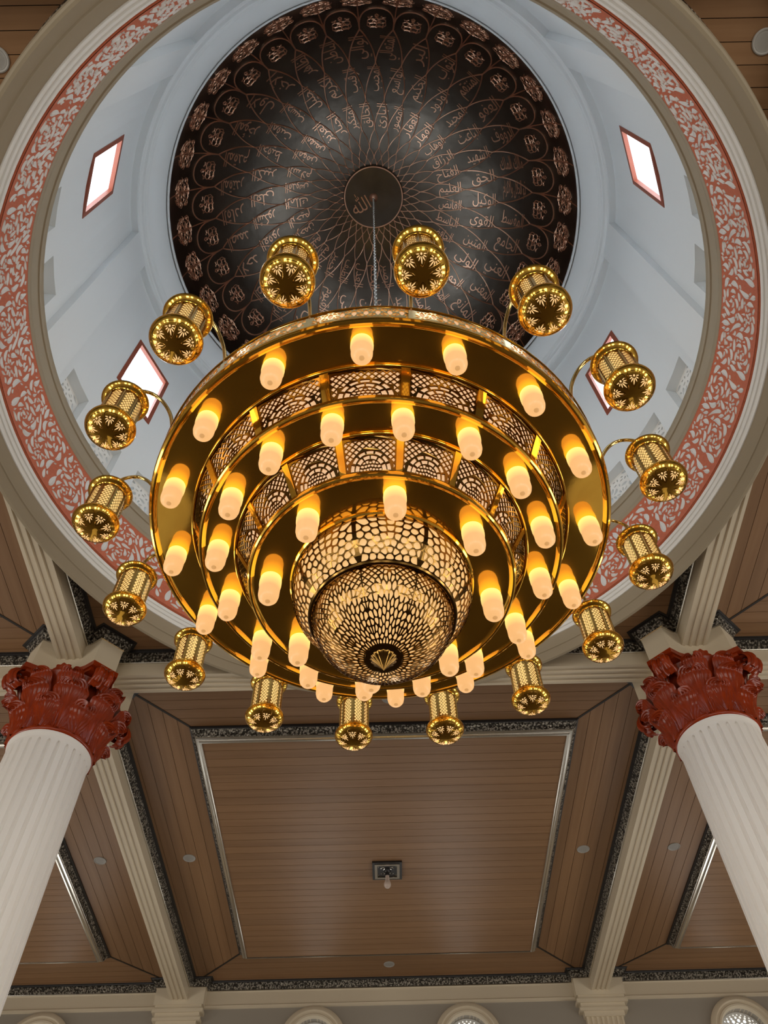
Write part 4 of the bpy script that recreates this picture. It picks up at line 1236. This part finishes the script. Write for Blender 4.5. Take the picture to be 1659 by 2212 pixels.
g = G(); g.lathe([(r_, z_ + 0.067) for r_, z_ in ((0.11, 0.296), (0.128, 0.298), (0.134, 0.304), (0.136, 0.312), (0.150, 0.322), (0.163, 0.335), (0.167, 0.348), (0.162, 0.356), (0.135, 0.366), (0.10, 0.374), (0.05, 0.382), (0.035, 0.395), (0.04, 0.405), (0.072, 0.412), (0.076, 0.420), (0.070, 0.430), (0.03, 0.444), (0.014, 0.46), (0.0, 0.46),)], 40)
lt_ = g.mesh('lantern_cap', M['brass'], 35)
g = G(); g.lathe([(LR, LH0), (LR, LH1)], 32); ld_ = g.mesh('lantern_glass', M['lant_diff'], 60)
g = G()
ctrl = [(1.69, 0.10), (1.715, 0.24), (1.76, 0.38), (1.84, 0.495), (1.93, 0.54), (2.01, 0.51), (2.055, 0.45), (2.07, 0.372)]
pts = []
for i in range(29):
    t = i / 28 * (len(ctrl) - 1); xs = list(range(len(ctrl)))
    pts.append((interp(xs, [c[0] for c in ctrl], t), 0.0, interp(xs, [c[1] for c in ctrl], t)))
g.tube(pts, 0.014, 10); arm_m = g.mesh('arm', M['brass_light'], 60)
for k in range(16):
    a = PH_L + k * STEP
    obj('arm', arm_m, ch, rot=(0, 0, a))
    ln = obj('lantern', lb_, ch, loc=(2.07 * math.cos(a), 2.07 * math.sin(a), -0.145), rot=(0, 0, a + 0.2))
    obj('lantern_cap', lt_, ln); obj('lattice_body', lm_, ln); obj('lantern_glass', ld_, ln)
    obj('flower_glass', lg_, ln); obj('petal_outline', lr_, ln)
# chain
g = G()
g.tube([(0.020 * math.cos(2 * PI * i / 14), 0.0, (0.030 if math.sin(2 * PI * i / 14) > 0 else -0.030) + 0.020 * math.sin(2 * PI * i / 14)) for i in range(14)], 0.007, 6, True)
lk = g.mesh('chain_link', M['steel'], 60)
z = 0.68; k = 0
while z < 16.20 - 4.885 - 0.05:
    obj('chain_link', lk, ch, loc=(0, 0, z), rot=(0, 0, PI / 2 * (k % 2) + 0.6)); z += 0.078; k += 1

# ================================================================== SMALL FITTINGS ON THE CEILING
g = G(); g.lathe([(0.0, -0.006), (0.078, -0.006), (0.082, -0.010), (0.092, -0.012), (0.099, -0.008), (0.10, 0.0)], 36); disc_m = g.mesh('ceiling_speaker', M['disc'], 40)
g = G()
g.pierced(circle(0, 0, 0.076, 28), [circle(0.0095 * (i + 0.5 * (j % 2)), 0.0085 * j, 0.0032, 6) for i in range(-8, 9) for j in range(-8, 9) if math.hypot(0.0095 * (i + 0.5), 0.0085 * j) < 0.066], 0.001, lambda u, v, w: (u, v, -0.0075 + w), back=False)
mesh_m = g.mesh('perforated_face', M['disc'])
for x, y, lab in ((-3.15, 11.6, 'round white ceiling disc between the wide panel and the left beam'), (3.14, 11.6, 'round white ceiling disc between the wide panel and the right beam'),
                  (-4.57, 11.61, 'round white ceiling disc just left of the left beam'), (4.59, 11.59, 'round white ceiling disc just right of the right beam'),
                  (0.0, 15.02, 'small round ceiling disc between the wide panel and the far wall'), (0.07, 8.06, 'round ceiling disc peeking out under the front edge of the chandelier'),
                  (-3.06, 0.50, 'round disc on dark planks at the top left corner'), (3.24, 0.47, 'large round disc on dark planks at the top right corner')):
    o = obj('ceiling_disc', disc_m, None, loc=(x, y, Z(HC))); tag(o, lab, 'speaker', 'round discs set in the plank ceiling')
    obj('perforated_face', mesh_m, o)
lf = empty('ceiling_lamp', (0.0, 11.8, Z(HP)))
tag(lf, 'square black and silver ceiling lamp base with an unlit bulb on the wide plank panel', 'lamp')
def sq(name, r0, r1, z0, z1, m):
    g = G(); g.pierced([(-r1, -r1), (r1, -r1), (r1, r1), (-r1, r1)], [[(-r0, -r0), (r0, -r0), (r0, r0), (-r0, r0)]], z1 - z0, lambda u, v, w: (u, v, z0 + w)); return g.obj(name, M[m], lf)
sq('outer_frame', 0.195, 0.235, -0.03, 0.0, 'black'); sq('silver_frame', 0.155, 0.197, -0.04, -0.004, 'silver')
g = G(); g.box(-0.156, 0.156, -0.156, 0.156, -0.02, -0.002); g.obj('back_plate', M['black'], lf)
g = G()
for sx in (-1, 1):
    for sy in (-1, 1):
        g.tube([(sx * 0.14, sy * 0.09, -0.022), (sx * 0.14, sy * 0.14, -0.022), (sx * 0.09, sy * 0.14, -0.022)], 0.006, 5)
        g.tube([(sx * (0.07 + 0.03 * math.cos(t)), sy * (0.06 + 0.03 * math.sin(t)), -0.022) for t in np.linspace(0, 4.5, 9)], 0.006, 5)
g.obj('scroll_ornament', M['silver'], lf, 60)
g = G(); g.lathe([(0.0, -0.11), (0.035, -0.11), (0.035, -0.06), (0.05, -0.045), (0.055, -0.02)], 24); g.obj('socket', M['black'], lf, 40)
g = G(); g.lathe([(0.0, -0.315), (0.025, -0.310), (0.046, -0.290), (0.056, -0.262), (0.054, -0.235), (0.042, -0.205), (0.032, -0.185), (0.030, -0.11)], 24); g.obj('bulb', M['deadbulb'], lf, 60)
